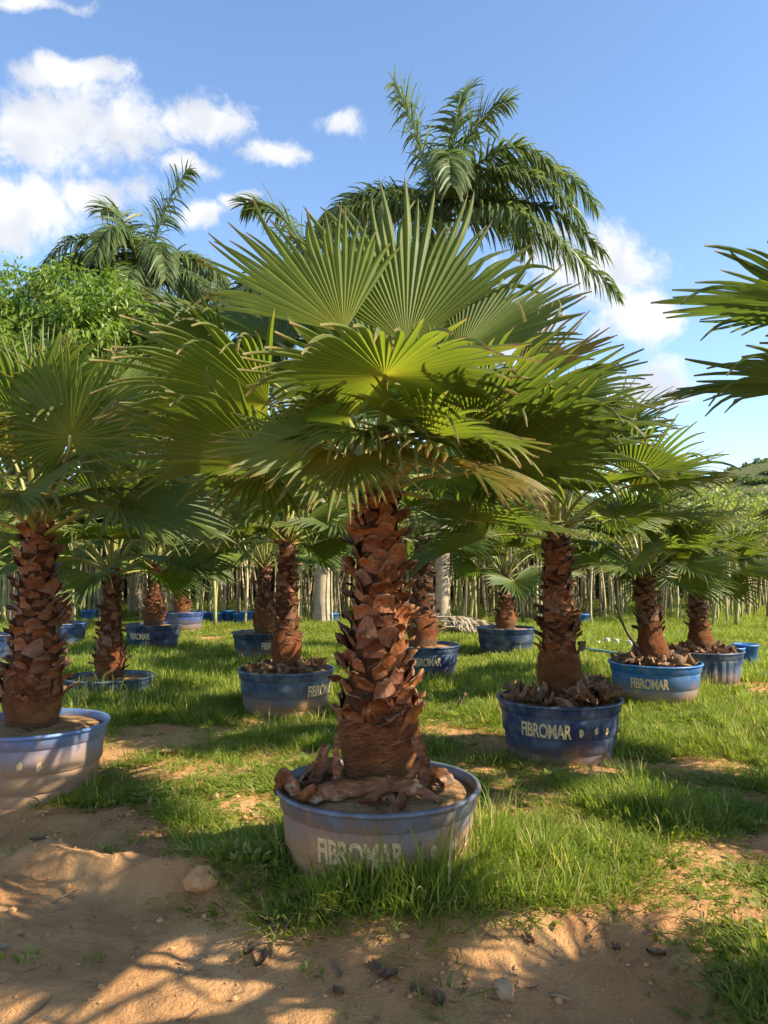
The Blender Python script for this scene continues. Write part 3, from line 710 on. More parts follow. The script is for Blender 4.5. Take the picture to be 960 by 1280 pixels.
fan_palm(x, d, z + .02, 1.95, .104, 'fan palm with arching yellow stalks in the dark blue lettered tub of curled leaves', 11, 23, True, right, ctop=.55, skirt=.40, el0=75, el1=0, grey=.9, fibre=True, pitch=.0078)
d = 8.5; x = PX(359, d)
z = tub(x, d, 'slate blue tub with half a name showing at its side, leaves on soil', (.03, .06, .12), .28, 52, rz=.9, soil=2)
fan_palm(x, d, z, 1.95, .098, 'slender dark-trunked fan palm in the slate blue tub', 20, 31, True, ctop=.6, skirt=.3, grey=.7, pitch=.012)
d = 9.45; x = PX(141, d)
z = tub(x, d, 'dark blue tub half sunk in tall grass so only its top shows', (.025, .05, .09), .1, None, rz=.9, soil=2, sink=.22)
fan_palm(x, d, z, 1.60, .105, 'short fan palm with shaggy trunk in the tub half sunk in grass', 20, 37, True, ctop=.6, skirt=.12, grey=.6, pitch=.013)
d = 9.05; x = PX(815, d)
z = tub(x, d, 'bright blue tub with clay-stained lower half and faded lettering', (.010, .115, .36), .36, -8, rz=.9, soil=2)
fan_palm(x, d, z, 1.55, .102, 'leaning dark fan palm in the bright blue clay-stained tub', 20, 41, True, lean=(-.12, 0), ctop=.6, skirt=.4, grey=.5, pitch=.012, sc=.85, el0=66)
d = 10.3; x = PX(873, d)
z = tub(x, d, 'dark blue tub with vertical ribs and a leaf-littered top', (.02, .045, .10), .25, None, rz=.2, ribs=True, soil=2)
fan_palm(x, d, z, 1.45, .096, 'short dark fan palm in the vertically ribbed tub', 19, 43, True, lean=(-.05, 0), ctop=.7, skirt=.3, grey=.4, pitch=.012, sc=.78, el0=58)
# -- third row and beyond
for (px, d, top, r0, lab, tl, col, dust, txt, n, seed, grey) in [
    (528, 11.0, 2.05, .13, 'thick grey-trunked fan palm standing before the pale royal palm trunk', 'deep blue tub in tall grass before the pile of dry fronds', DEEP, .1, 6, 18, 51, .15),
    (631, 13.9, 1.45, .108, 'small dark cone-trunked fan palm before the thin saplings', 'deep blue tub beside the pile of dry fronds', DEEP, .05, None, 16, 53, .5),
    (331, 13.0, 1.65, .105, 'fan palm with dark trunk in the weed-covered tub', 'dark tub overgrown with weeds, close behind the slate blue tub', (.02, .035, .07), .3, 20, 17, 59, .45),
    (194, 14.7, 1.62, .12, 'yellow-stalked fan palm behind the tub half sunk in grass', 'navy tub with white lettering low on its side', DEEP, .08, -32, 16, 61, .8),
    (229, 18.4, 1.55, .12, 'small fan palm in the royal blue tub beside blue nursery pots', 'royal blue tub with dusty foot beside blue nursery pots', (.02, .06, .22), .35, None, 15, 67, .9),
    (77, 15.0, 1.8, .12, 'fan palm nearly hidden behind the palm in the faded tub', 'blue tub with a sandy top, partly hidden behind a scaly trunk', (.02, .06, .20), .15, None, 15, 71, .9),
    (-22, 12.5, 1.7, .12, 'shaded fan palm next along the row from the nearly hidden palm', 'blue tub next along the row from the sandy-topped blue tub', DEEP, .1, None, 15, 73, .8),
]:
    x = PX(px, d); z = tub(x, d, tl, col, dust, txt, rz=seed, soil=2, sc=1.0)
    fan_palm(x, d, z, top, r0, lab, n, seed, False, ctop=.6, skirt=.2, grey=grey)
# -- the front row goes on past the frame: its fronds and its shade reach into view
d = 2.3; x = 2.45
z = tub(x, d, 'blue tub of the palm whose fronds overhang the grass', BLUE, .4, None, soil=1)
edge = [
    lf(1045, 385, d + .15, (-.97, .05, .16), (.1, .10, .97), .52, span=140, n=30, split=.6, droop=.10, fold=.2, tone=1.0, tipd=.25),
    lf(1050, 478, d + .3, (-.97, .1, .04), (0, .08, .97), .54, span=140, n=30, split=.6, droop=.12, fold=.2, tone=1.0, tipd=.4),
]
r_ = np.random.default_rng(3)
for k in range(15):
    az = radians(-95 + 250 * k / 14); e_ = (.25, .8, .5)[k % 3]; w_ = np.array([cos(az), sin(az), 0]); hub = np.array([x, d, 2.0]) + w_ * .5 * (1.15 - e_) + np.array([0, 0, .15 + .55 * e_])
    if k % 2 == 0: edge.append(dict(H=hub, A=w_ + [0, 0, e_ * 1.1], N=np.array([0, 0, 1.0]) - w_ * e_, R=.85, span=200, n=40, droop=.2, split=.58, tone=.6))
fan_palm(x, d, z, 2.05, .14, 'fan palm beside the track whose dark frond tips overhang against the sky', 0, 81, False, edge, ctop=.6)
for (x, d, seed) in ((4.45, 1.35, 83), (7.3, -.9, 85), (4.0, 5.1, 87), (6.5, 3.6, 89)):
    z = tub(x, d, 'blue tub further along the row beside the track', BLUE, .3, None, soil=1)
    fan_palm(x, d, z, 2.05, .14, 'fan palm further along the row beside the track', 15, seed, False)

# ------------------------------------------------------------------ royal palms
def frond_mesh(el, L, curve, seed, mat, npair=110, ll=1.08, droop=1.15, dens_flat=False):
    r = np.random.default_rng(seed); n = 26; d0 = np.array([cos(el), 0, sin(el)]); P = [np.zeros(3)]; Dv = []
    for i in range(n):
        s_ = i / (n - 1); dd = nrm(d0 + np.array([0, 0, -1]) * curve * s_ ** 1.2); Dv.append(dd); P.append(P[-1] + dd * L / n)
    P = np.array(P); Dv = np.array(Dv + [Dv[-1]]); parts = [tube(P, np.linspace(.045, .006, n + 1), 5)]; at = [np.tile([.2, .3, 0, 1], (len(parts[0][0]), 1))]
    ss = np.linspace(.13, .995, npair); V = []; F = []; A_ = []
    side0 = np.array([0, 1.0, 0])
    for s_ in ss:
        i = min(int(s_ * n), n - 1); f = s_ * n - i; p = P[i] * (1 - f) + P[i + 1] * f; t = Dv[i]; upv = np.cross(side0, t) * -1; upv = upv if upv[2] > -.2 else -upv
        lk = ll * (sin(pi * min(1, .12 + .80 * s_)) ** .55) * (.85 + .3 * r.random()); 
        for sg in (-1, 1):
            ang = r.uniform(-.55, .75); dl = nrm(side0 * sg * cos(ang) + upv * sin(ang) + t * (.45 + .5 * s_)); q = p; w = .024 + .008 * r.random()
            g = droop * (.8 + .6 * r.random()); c = len(V); rd = np.clip(r.normal(.5, .25), 0, 1); wd = nrm(np.cross(dl, upv + .3 * r.normal(0, 1, 3)))
            for k in range(5):
                k_ = k / 4; ww = w * (1, 1.15, 1, .7, .08)[k]
                V += [q - wd * ww, q + wd * ww]; A_ += [[k_, rd, 0, 1]] * 2
                q = q + nrm(dl + np.array([0, 0, -1]) * g * (k_ + .12) ** 1.1 * 1.5) * lk / 4
            F += [[c + 2 * k, c + 2 * k + 1, c + 2 * k + 3, c + 2 * k + 2] for k in range(4)]
    parts.append((np.array(V), [np.array(F)])); at.append(np.array(A_)); V, F = joinm(parts)
    return mesh('frond', V, F, mat, np.vstack(at))
FR = {}
def frond(el, L=4.6, curve=1.4, v=0):
    k = (round(el), round(L * 10), round(curve * 10), v)
    if k not in FR: FR[k] = frond_mesh(radians(el), L, curve, (k[0] * 31 + k[1] * 7 + k[2]) % 9999, M_ROYAL, ll=1.2 if el > 70 else 1.08, droop=.6 if el > 70 else 1.15)
    return FR[k]
def royal_palm(px, d, zc, label, fronds, r0=.19, shaft=1.3):
    x = PX(px, d); p = thing('royal_palm', label, 'palm', (x, d, float(gz(x, d))), 'royal palms beyond the tubs')
    zt = zc - shaft; n = 30
    V, F = lathe([(r0 * np.interp(i / n, [0, .03, .1, .5, .9, 1], [1.2, 1.08, 1.0, 1.05, .85, .8]), zt * i / n - .05) for i in range(n + 1)], 28)
    obj('trunk', mesh('trunk', V, F, M_RTRUNK, None, True), p)
    V, F = lathe([(r0 * .84, zt - .08), (r0 * .95, zt + .1), (r0 * .8, zt + .6), (r0 * .55, zc - .1), (r0 * .3, zc + .15), (.01, zc + .3)], 20)
    obj('crownshaft', mesh('crownshaft', V, F, M_SHAFT, None, True), p)
    for (az, el, L, cv) in fronds:
        o = obj('frond', frond(el, L, cv), p, (0, 0, zc - .05)); o.rotation_euler.z = radians(az)
royal_palm(553, 20.5, 11.0, 'tall royal palm towering over the orange-trunked fan palm', [
    (4, 56, 5.5, 1.6), (-4, 4, 5.4, 1.25), (172, 77, 4.3, .5), (30, 82, 4.2, .7), (0, 76, 4.1, .9), (175, 48, 4.9, 2.2), (200, 30, 4.6, 1.9), (-30, 42, 4.8, 2.0), (35, 62, 4.8, 2.0),
    (-90, 48, 4.4, 2.1), (95, 50, 4.6, 2.0), (130, 60, 4.6, 1.8), (-150, 15, 4.6, 1.6), (-45, 5, 4.6, 1.4), (-22, 62, 5.0, 1.9), (-20, 22, 5.0, 1.7)])
royal_palm(171, 25.0, 10.9, 'bushy royal palm rising behind the broad-leaved tree', [
    (10, 78, 4.4, .7), (150, 75, 4.0, 1.0), (178, 50, 4.6, 2.0), (195, 30, 4.6, 1.7), (165, 20, 4.4, 1.4), (-10, 45, 4.4, 2.2), (15, 25, 4.6, 2.0), (-60, 50, 4.2, 2.3),
    (-100, 60, 4.2, 2.1), (-130, 35, 4.2, 2.0), (70, 55, 4.4, 2.0), (110, 45, 4.4, 2.0), (-35, 20, 4.2, 1.8), (220, 55, 4.4, 2.1), (-80, 15, 4.0, 1.6), (40, 62, 4.4, 1.9)], .2)
royal_palm(403, 20.0, 8.2, 'shorter royal palm with pale trunk, its crown behind the orange-trunked fan palm', [
    (az, el, 4.4, cv) for az, el, cv in ((0, 50, 2.2), (25, 25, 2.0), (180, 55, 2.2), (200, 30, 2.0), (150, 20, 1.7), (-40, 50, 2.2), (-90, 45, 2.3), (-130, 35, 2.1), (90, 60, 2), (60, 40, 2), (120, 50, 2), (-20, 15, 1.8), (165, 75, 1.0))], .20)

# ------------------------------------------------------------------ broad-leaved trees
def leaf_cloud(centres, normals, per, ll, lw, r, droop=.7, spread=.14, shade=None):
    n = len(centres); C = np.repeat(centres, per, 0); Nn = np.repeat(normals, per, 0); m = n * per
    C = C + r.normal(0, spread, (m, 3)); D_ = nrm(Nn * .8 + r.normal(0, .7, (m, 3)) + np.array([0, 0, -droop])); S_ = nrm(np.cross(D_, r.normal(0, 1, (m, 3))))
    L = ll * r.uniform(.7, 1.3, (m, 1)); w = lw * r.uniform(.8, 1.2, (m, 1))
    up = np.cross(S_, D_); P0 = C; P1 = C + D_ * L * .5 + up * L * .06; P2 = C + D_ * L + np.array([0, 0, -.12]) * L
    V = np.stack([P0, P1 - S_ * w, P2, P1 + S_ * w], 1).reshape(-1, 3)
    F = np.arange(m * 4).reshape(m, 4); F = np.concatenate([F[:, [0, 1, 2]], F[:, [0, 2, 3]]])
    cl = np.repeat(np.clip(r.normal(.5, .22, n), 0, 1), per); rd = np.clip(cl + r.normal(0, .15, m), 0, 1)
    A_ = np.zeros((m * 4, 4)); A_[:, 1] = np.repeat(rd, 4); A_[:, 3] = 1
    return V, [F], A_
def lobes_points(lobes, n, r, shell=.75):
    w = np.array([a[3] * a[4] for a in lobes]); w = w / w.sum(); k = r.choice(len(lobes), n, p=w); L = np.array(lobes)[k]
    u_ = nrm(r.normal(0, 1, (n, 3))); q = r.uniform(shell, 1.05, (n, 1)) ** .6
    rad = np.stack([L[:, 3], L[:, 3], L[:, 4]], -1); bumpy = 1 + .28 * (fbm(u_[:, 0] * 3 + k * 7.7 + 30, u_[:, 2] * 3 + u_[:, 1] * 2 + 9, 3) - .5)[:, None] * 2
    return L[:, :3] + u_ * rad * q * bumpy, u_
def limb_tree(h, r0, lobes, r, seg=9):
    P = np.array([[0, 0, -.1], [.05, .03, h * .4], [-.04, .05, h * .8], [0, 0, h]]) ; parts = [tube(bez(P[0], P[1], P[2], P[3], 10), np.linspace(r0 * 1.2, r0 * .6, 10), seg)]
    for l in lobes:
        e = np.array(l[:3]); b = np.array([0, 0, h * r.uniform(.7, 1.0)]); parts.append(tube(bez(b, b + (e - b) * .35 + [0, 0, .3], e - [0, 0, l[4] * .5], e, 8), np.linspace(r0 * .5, r0 * .1, 8), 6))
    return joinm(parts)
r = np.random.default_rng(5); dM = 19.0; xM = PX(40, dM)
lob = []
for (px, py, rx, rz, dy) in [(20, 395, 75, 60, 0), (-70, 400, 90, 70, .5), (100, 420, 70, 55, -.4), (160, 430, 58, 48, .2), (205, 430, 42, 50, .6), (60, 470, 90, 60, -.8), (180, 490, 70, 55, -.3), (-150, 440, 90, 80, 0), (-30, 480, 90, 60, -1.0), (115, 385, 42, 28, .8), (90, 520, 100, 60, 0), (240, 500, 45, 50, .4)]:
    p = pix(px, py, dM + dy); lob.append((p[0] - xM, dy, p[2], rx / FPX * dM, rz / FPX * dM))
sub = []
for l in lob:
    for _ in range(5):
        u_ = nrm(r.normal(0, 1, 3) + [0, -.3, .35]); q = r.uniform(.32, .5); sub.append((l[0] + u_[0] * l[3], l[1] + u_[1] * l[3], l[2] + u_[2] * l[4], l[3] * q, l[4] * q))
t = thing('broadleaf_tree', 'dense bright green broad-leaved tree before the bushy royal palm', 'tree', (xM, dM, 0))
V, F = limb_tree(3.2, .22, lob, r); obj('trunk', mesh('trunk', V, F, M_BARK, None, True), t)
c, nn = lobes_points([(a_[0], a_[1], a_[2], a_[3] * .9, a_[4] * .9) for a_ in lob] + sub + sub, 2100, r); V, F, A_ = leaf_cloud(c, nn, 26, .20, .036, r, .95, .15); obj('crown', mesh('crown', V, F, M_MANGO, A_), t)

WOODV = []
for k in range(5):
    r = np.random.default_rng(400 + k); lob = [(r.normal(0, .55), r.normal(0, .5), 2.7 + r.normal(0, .6), .85 + .3 * r.random(), .7 + .3 * r.random()) for _ in range(6)]
    V, F = limb_tree(1.9, .085, lob, r, 7); a = mesh('trunk', V, F, M_BARK, None, True)
    c, nn = lobes_points(lob, 420, r, .4); V, F, A_ = leaf_cloud(c, nn, 11, .26, .055, r, .4, .16); WOODV.append((a, mesh('crown', V, F, M_WOOD, A_)))
r = np.random.default_rng(12)
SEE = [(322, 37), (250, 40), (600, 31), (640, 34), (668, 33), (705, 37)]
for k in range(40):
    d = 36 + 16 * r.random(); px = -40 + 1040 * (k + r.random()) / 40
    if k < len(SEE): px, d = SEE[k]
    x = PX(px, d); t = thing('small_tree', 'small round-crowned tree standing behind the rows of thin saplings', 'tree', (x, d, float(gz(x, d)) - .02), 'round-crowned trees behind the saplings', r.random() * 6)
    s_ = r.uniform(.95, 1.3); t.scale = (s_, s_, s_ * r.uniform(.9, 1.15)); a, b = WOODV[k % 5]; obj('trunk', a, t); obj('crown', b, t)

BIG = []
for k in range(2):
    r = np.random.default_rng(450 + k); lob = [(r.normal(0, 1.2), r.normal(0, 1.0), 4.6 + r.normal(0, 1.1), 1.3 + .5 * r.random(), 1.0 + .4 * r.random()) for _ in range(9)]
    V, F = limb_tree(3.2, .16, lob, r, 8); a = mesh('trunk', V, F, M_BARK, None, True)
    c, nn = lobes_points(lob, 1100, r, .5); V, F, A_ = leaf_cloud(c, nn, 13, .30, .05, r, .6, .2); BIG.append((a, mesh('crown', V, F, M_WOOD, A_)))
for k, (px, d, s_, lab) in enumerate([(265, 31, 1.0, 'leafy tree between the two bushy royal palms'), (350, 34, 1.2, 'tall leafy tree behind the shorter royal palm'), (455, 33, 1.15, 'leafy tree seen between the two pale royal palm trunks'), (530, 38, 1.15, 'leafy tree beyond the tallest royal palm trunk'), (140, 33, 1.1, 'leafy tree behind the bright green broad-leaved tree'), (590, 44, 1.0, 'distant leafy tree above the small cone-trunked fan palm')]):
    x = PX(px, d); t = thing('leafy_tree', lab, 'tree', (x, d, float(gz(x, d)) - .02), 'leafy trees behind the saplings', k * 1.7); t.scale = (s_,) * 3; a, b = BIG[k % 2]; obj('trunk', a, t); obj('crown', b, t)
# low growth closing the view under the far crowns
r = np.random.default_rng(33); c, nn = lobes_points([(0, 0, .5, .7, .6), (.5, .2, .4, .5, .5), (-.4, .3, .45, .5, .5)], 130, r, .5); V, F, A_ = leaf_cloud(c, nn, 6, .24, .06, r, .3, .12); UG = mesh('bush', V, F, M_WOOD, A_)
UGN = 520; ud = r.uniform(38, 58, UGN); ux = PX(r.uniform(-60, 1020, UGN), ud)

# ------------------------------------------------------------------ sapling rows
SAP = []
for k in range(10):
    r = np.random.default_rng(500 + k); h = 2.2 + .8 * r.random()
    P = np.array([[0, 0, -.05], [r.normal(0, .08), r.normal(0, .08), h * .35], [r.normal(0, .12), r.normal(0, .12), h * .7], [r.normal(0, .16), r.normal(0, .16), h]])
    parts = [tube(bez(*P, 8), np.linspace(.036, .018, 8) * r.uniform(.6, 1.3), 6)]; tips = [P[3]]
    for j in range(int(r.integers(2, 5))):
        b = P[0] + (P[3] - P[0]) * r.uniform(.68, .98); e = b + np.array([r.normal(0, .22), r.normal(0, .22), r.uniform(.15, .55)]); tips.append(e)
        parts.append(tube(bez(b, b + (e - b) * .3 + [0, 0, -.02], b + (e - b) * .7, e, 4), np.linspace(.012, .005, 4), 4))
    V, F = joinm(parts); a = mesh('stem', V, F, (M_STEM, M_STEM3, M_STEM2)[k % 3], None, True); tips = np.array(tips)
    c = tips[r.integers(0, len(tips), 34)] + r.normal(0, .18, (34, 3)) + [0, 0, .1]; V, F, A_ = leaf_cloud(c, nrm(r.normal(0, 1, (34, 3))), 4, .16, .036, r, .5, .07)
    SAP.append((a, mesh('crown', V, F, M_SAPL, A_)))
r = np.random.default_rng(21); BAGM = {}
V, F = lathe([(.0, 0), (.13, 0), (.15, .05), (.155, .28), (.15, .30), (.13, .29), (.0, .27)], 14); BAG = mesh('nursery_bag', V, F, M_BLACKBAG, None, True)
rows = []
for i in range(13):
    d = 19.6 + 1.15 * i + .02 * i * i
    n = 24 if i < 8 else 20
    for j in range(n):
        px = -15 + 990 * (j + .5 + r.uniform(-.42, .42)) / n; rows.append((px, d + r.normal(0, .25)))
nsap = 0
for k, (px, d) in enumerate(rows):
    if abs(px - 403) < 12 and d < 20.6 or abs(px - 553) < 12 and d < 21: continue
    x = PX(px, d); t = thing('sapling', 'thin pale-stemmed sapling in the long rows behind the tubs', 'sapling', (x, d, float(gz(x, d))), 'thin saplings standing in rows', r.random() * 6.3)
    s_ = r.uniform(.85, 1.2); t.scale = (s_ * r.uniform(.9, 1.3),) * 2 + (s_,); a, b = SAP[int(r.integers(0, 10))]; obj('stem', a, t); obj('crown', b, t); nsap += 1

SAPJ = []
for a, b in SAP[:6]:
    Vs = []; Fs = []; As = []; fm = []; o_ = 0
    for mi, me in enumerate((a, b)):
        V = np.array([q.co[:] for q in me.vertices]); Vs.append(V); At = np.zeros((len(V), 4)); At[:, 3] = 1
        if 'lc' in me.attributes: At = np.array([q.color[:] for q in me.attributes['lc'].data])
        As.append(At)
        for p in me.polygons: Fs.append([q + o_ for q in p.vertices]); fm.append(mi)
        o_ += len(V)
    me = bpy.data.meshes.new('sapling_mass'); me.from_pydata(np.vstack(Vs).tolist(), [], Fs); me.materials.append(a.materials[0]); me.materials.append(b.materials[0]); me.polygons.foreach_set('material_index', fm)
    me.attributes.new('lc', 'FLOAT_COLOR', 'POINT').data.foreach_set('color', np.vstack(As).astype(np.float32).ravel()); SAPJ.append(me)
# ------------------------------------------------------------------ scattering of grass (nobody could count it)
def tuft(n, hmin, hmax, rad, w, r, lean=.5, curl=.8, broad=False):
    a = r.random(n) * 2 * pi; q = rad * np.sqrt(r.random(n)); B = np.stack([q * np.cos(a), q * np.sin(a), np.zeros(n) - .012], -1)
    az = a + r.normal(0, .9, n); h = r.uniform(hmin, hmax, n); ln = np.abs(r.normal(0, lean, n)); cu = np.abs(r.normal(0, curl, n)); dirh = np.stack([np.cos(az), np.sin(az), 0 * az], -1)
    side = np.stack([-np.sin(az), np.cos(az), 0 * az], -1); ww = w * r.uniform(.6, 1.3, n); V = []; S = []; pos = B.copy(); K = 4
    for k in range(K + 1):
        t = k / K; prof = (.75, 1.0, .9, .6, .05)[k] if not broad else (.25, .9, 1.0, .7, .05)[k]
        V.append(np.stack([pos - side * (ww * prof)[:, None], pos + side * (ww * prof)[:, None]], 1)); S.append(np.full((n, 2), t))
        dd = nrm(np.array([0, 0, 1.0]) + dirh * (ln + cu * 1.6 * t * t)[:, None] + np.array([0, 0, -1]) * (cu * .9 * t * t)[:, None]); pos = pos + dd * (h / K)[:, None]
    V = np.stack(V, 1); S = np.stack(S, 1); idx = np.arange(n * (K + 1) * 2).reshape(n, K + 1, 2)
    F = np.stack([idx[:, :-1, 0], idx[:, :-1, 1], idx[:, 1:, 1], idx[:, 1:, 0]], -1).reshape(-1, 4)
    rd = np.clip(r.beta(2, 2.6, n), 0, 1); rd[r.random(n) < .09] = 1.0
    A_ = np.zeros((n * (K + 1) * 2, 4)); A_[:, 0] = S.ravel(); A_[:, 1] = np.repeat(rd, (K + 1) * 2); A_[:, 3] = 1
    return mesh('tuft', V.reshape(-1, 3), F, M_GRASS, A_)
def scatter(name, P, rot, scl, idx, meshes, **props):
    col = bpy.data.collections.new(name + '_sources')
    for i, m in enumerate(meshes): col.objects.link(bpy.data.objects.new('%s_clump_%02d' % (name, i), m))
    me = bpy.data.meshes.new(name); me.vertices.add(len(P)); me.vertices.foreach_set('co', np.asarray(P, np.float32).ravel())
    for nm, ty, dat, key in (('rot', 'FLOAT_VECTOR', rot, 'vector'), ('scl', 'FLOAT_VECTOR', scl, 'vector'), ('pick', 'INT', idx, 'value')):
        me.attributes.new(nm, ty, 'POINT').data.foreach_set(key, np.asarray(dat, np.int32 if ty == 'INT' else np.float32).ravel())
    for m in {id(q.materials[0]): q.materials[0] for q in meshes}.values(): me.materials.append(m)
    o = obj(name, me, **props); ng = bpy.data.node_groups.new(name, 'GeometryNodeTree')
    ng.interface.new_socket('Geometry', in_out='INPUT', socket_type='NodeSocketGeometry'); ng.interface.new_socket('Geometry', in_out='OUTPUT', socket_type='NodeSocketGeometry')
    N = ng.nodes; L = ng.links; gi = N.new('NodeGroupInput'); go = N.new('NodeGroupOutput'); iop = N.new('GeometryNodeInstanceOnPoints'); ci = N.new('GeometryNodeCollectionInfo')
    ci.inputs['Collection'].default_value = col; ci.inputs['Separate Children'].default_value = True; ci.inputs['Reset Children'].default_value = True
    iop.inputs['Pick Instance'].default_value = True
    def na(n_, ty):
        q = N.new('GeometryNodeInputNamedAttribute'); q.data_type = ty; q.inputs['Name'].default_value = n_; return q.outputs['Attribute']
    L.new(gi.outputs[0], iop.inputs['Points']); L.new(ci.outputs[0], iop.inputs['Instance']); L.new(na('pick', 'INT'), iop.inputs['Instance Index'])
    e2r = N.new('FunctionNodeEulerToRotation'); L.new(na('rot', 'FLOAT_VECTOR'), e2r.inputs[0]); L.new(e2r.outputs[0], iop.inputs['Rotation']); L.new(na('scl', 'FLOAT_VECTOR'), iop.inputs['Scale'])
    L.new(iop.outputs[0], go.inputs[0]); md = o.modifiers.new('scatter', 'NODES'); md.node_group = ng
    return o
r = np.random.default_rng(77)
T = [tuft(44, .06, .19, .11, .0034, r, .7, 1.3) for _ in range(3)] + [tuft(38, .03, .10, .13, .0036, r, 1.1, 1.0) for _ in range(2)] + [tuft(20, .18, .40, .06, .0042, r, .45, 1.2)] + \
    [tuft(26, .03, .09, .09, .011, r, 1.2, .5, True) for _ in range(2)] + [tuft(70, .06, .17, .20, .0065, r) for _ in range(2)] + [tuft(60, .04, .12, .20, .007, r, .8) for _ in range(2)]
def clear_of_tubs(x, y):
    k = np.ones(len(x), bool)
    for tx, ty, tr in TUBS: k &= (x - tx) ** 2 + (y - ty) ** 2 > tr ** 2
    return k
def sample(n, y0, y1, r, pad=1.04):
    y = np.sqrt(r.uniform(y0 ** 2, y1 ** 2, n)); x = r.uniform(-.5, .5, n) * y * pad; return x, y
# near
x1, y1 = sample(35000, 2.7, 9.5, r, 1.35); m1 = grass_mask(x1, y1); k1 = (r.random(len(x1)) < m1 ** 1.1) & clear_of_tubs(x1, y1); x1, y1, m1 = x1[k1], y1[k1], m1[k1]
tall = fbm(x1 * 1.3 + 70, y1 * 1.3, 3); nt = np.zeros(len(x1))
for tx, ty, tr in TUBS: nt = np.maximum(nt, np.exp(-np.clip(np.hypot(x1 - tx, y1 - ty) - tr, 0, 9) / .16))
for bx, by, rx, ry in LUSH: nt = np.maximum(nt, .42 * np.exp(-((x1 - bx) / rx) ** 2 - ((y1 - by) / ry) ** 2))
q = r.random(len(x1)); hgt = np.clip(.30 + .75 * sstep(.38, .68, tall) + .75 * nt, .3, 1.5) * (.45 + .55 * m1)
q = np.clip(q + .32 * (tall < .47) - .25 * nt, 0, .999)
id1 = np.where(q < .45, r.integers(0, 3, len(x1)), np.where(q < .80, r.integers(3, 5, len(x1)), np.where(q < .83, 5, r.integers(6, 8, len(x1)))))
# far
x2, y2 = sample(31000, 9.0, 34, r, 1.32); m2 = grass_mask(x2, y2); k2 = (r.random(len(x2)) < m2 * (1 - .55 * sstep(18, 24, y2))) & clear_of_tubs(x2, y2); x2, y2 = x2[k2], y2[k2]
id2 = r.integers(8, 12, len(x2)); hg2 = (.55 + 1.0 * sstep(.35, .65, fbm(x2 * .7 + 7, y2 * .7, 3)))
# stray blades on the clay
x3, y3 = sample(900, 2.5, 5.5, r, 1.1); k3 = (r.random(900) < .55 * sstep(.50, .66, fbm(x3 * 2.1 + 90, y3 * 2.1, 3))) & (grass_mask(x3, y3) < .5); x3, y3 = x3[k3], y3[k3]
id3 = np.where(r.random(len(x3)) < .5, r.integers(3, 5, len(x3)), r.integers(6, 8, len(x3)))
XX = np.concatenate([x1, x2, x3]); YY = np.concatenate([y1, y2, y3]); ID = np.concatenate([id1, id2, id3]); HH = np.concatenate([hgt, hg2, np.full(len(x3), .55)])
n = len(XX); P = np.stack([XX, YY, gz(XX, YY)], -1); rot = np.stack([r.normal(0, .12, n), r.normal(0, .12, n), r.random(n) * 6.283], -1)
wd = r.uniform(.75, 1.2, n) * np.where(np.arange(n) >= n - len(x3), .5, 1); scl = np.stack([wd, wd, HH * r.uniform(.8, 1.15, n)], -1)
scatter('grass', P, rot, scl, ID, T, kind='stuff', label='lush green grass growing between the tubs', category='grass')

s_ = r.uniform(.9, 1.9, UGN)
scatter('undergrowth', np.stack([ux, ud, gz(ux, ud) - .05], -1), np.stack([0 * s_, 0 * s_, r.random(UGN) * 6.28], -1), np.stack([s_, s_, s_ * 1.1], -1), np.zeros(UGN), [UG], kind='stuff', label='dense low green undergrowth behind the rows of saplings', category='undergrowth')
n = 620; fd = r.uniform(21.5, 38, n); fx = PX(r.uniform(-40, 1000, n), fd); s_ = r.uniform(.85, 1.2, n)
scatter('sapling_thicket', np.stack([fx, fd, gz(fx, fd)], -1), np.stack([r.normal(0, .05, n), r.normal(0, .05, n), r.random(n) * 6.28], -1), np.stack([s_, s_, s_], -1), r.integers(0, 6, n), SAPJ, kind='stuff', label='mass of thin saplings filling the nursery rows behind', category='saplings')
# shrubs in contour rows on the hill
c, nn = lobes_points([(0, 0, .45, .7, .55)], 60, r, .5); V, F, A_ = leaf_cloud(c, nn, 5, .38, .10, r, .2, .12); SH = mesh('shrub', V, F, M_WOOD, A_)
from mathutils.bvhtree import BVHTree
ix = r.uniform(40, 230, 9000); iy = r.uniform(150, 262, 9000)
def hill_z(x, y):
    fx = (x - hx[0]) / (hx[1] - hx[0]); fy = (y - hy[0]) / (hy[1] - hy[0]); i = np.clip(fx.astype(int), 0, len(hx) - 2); j = np.clip(fy.astype(int), 0, len(hy) - 2); a = fx - i; b = fy - j
    return (HZ[j, i] * (1 - a) + HZ[j, i + 1] * a) * (1 - b) + (HZ[j + 1, i] * (1 - a) + HZ[j + 1, i + 1] * a) * b
iz = hill_z(ix, iy); ph = np.abs(((iz / 1.6) % 1) - .5); kk = (ph < .13) & (fbm(ix * .05, iy * .05, 3) > .36)
ix, iy, iz = ix[kk], iy[kk], iz[kk]; m = len(ix); s_ = r.uniform(.7, 1.5, m)
scatter('hillside_shrubbery', np.stack([ix, iy, iz - .1], -1), np.stack([0 * s_, 0 * s_, r.random(m) * 6], -1), np.stack([s_ * 1.2, s_ * 1.2, s_], -1), np.zeros(m), [SH], kind='stuff', label='low green shrubs lining the contours of the hill', category='shrubbery')

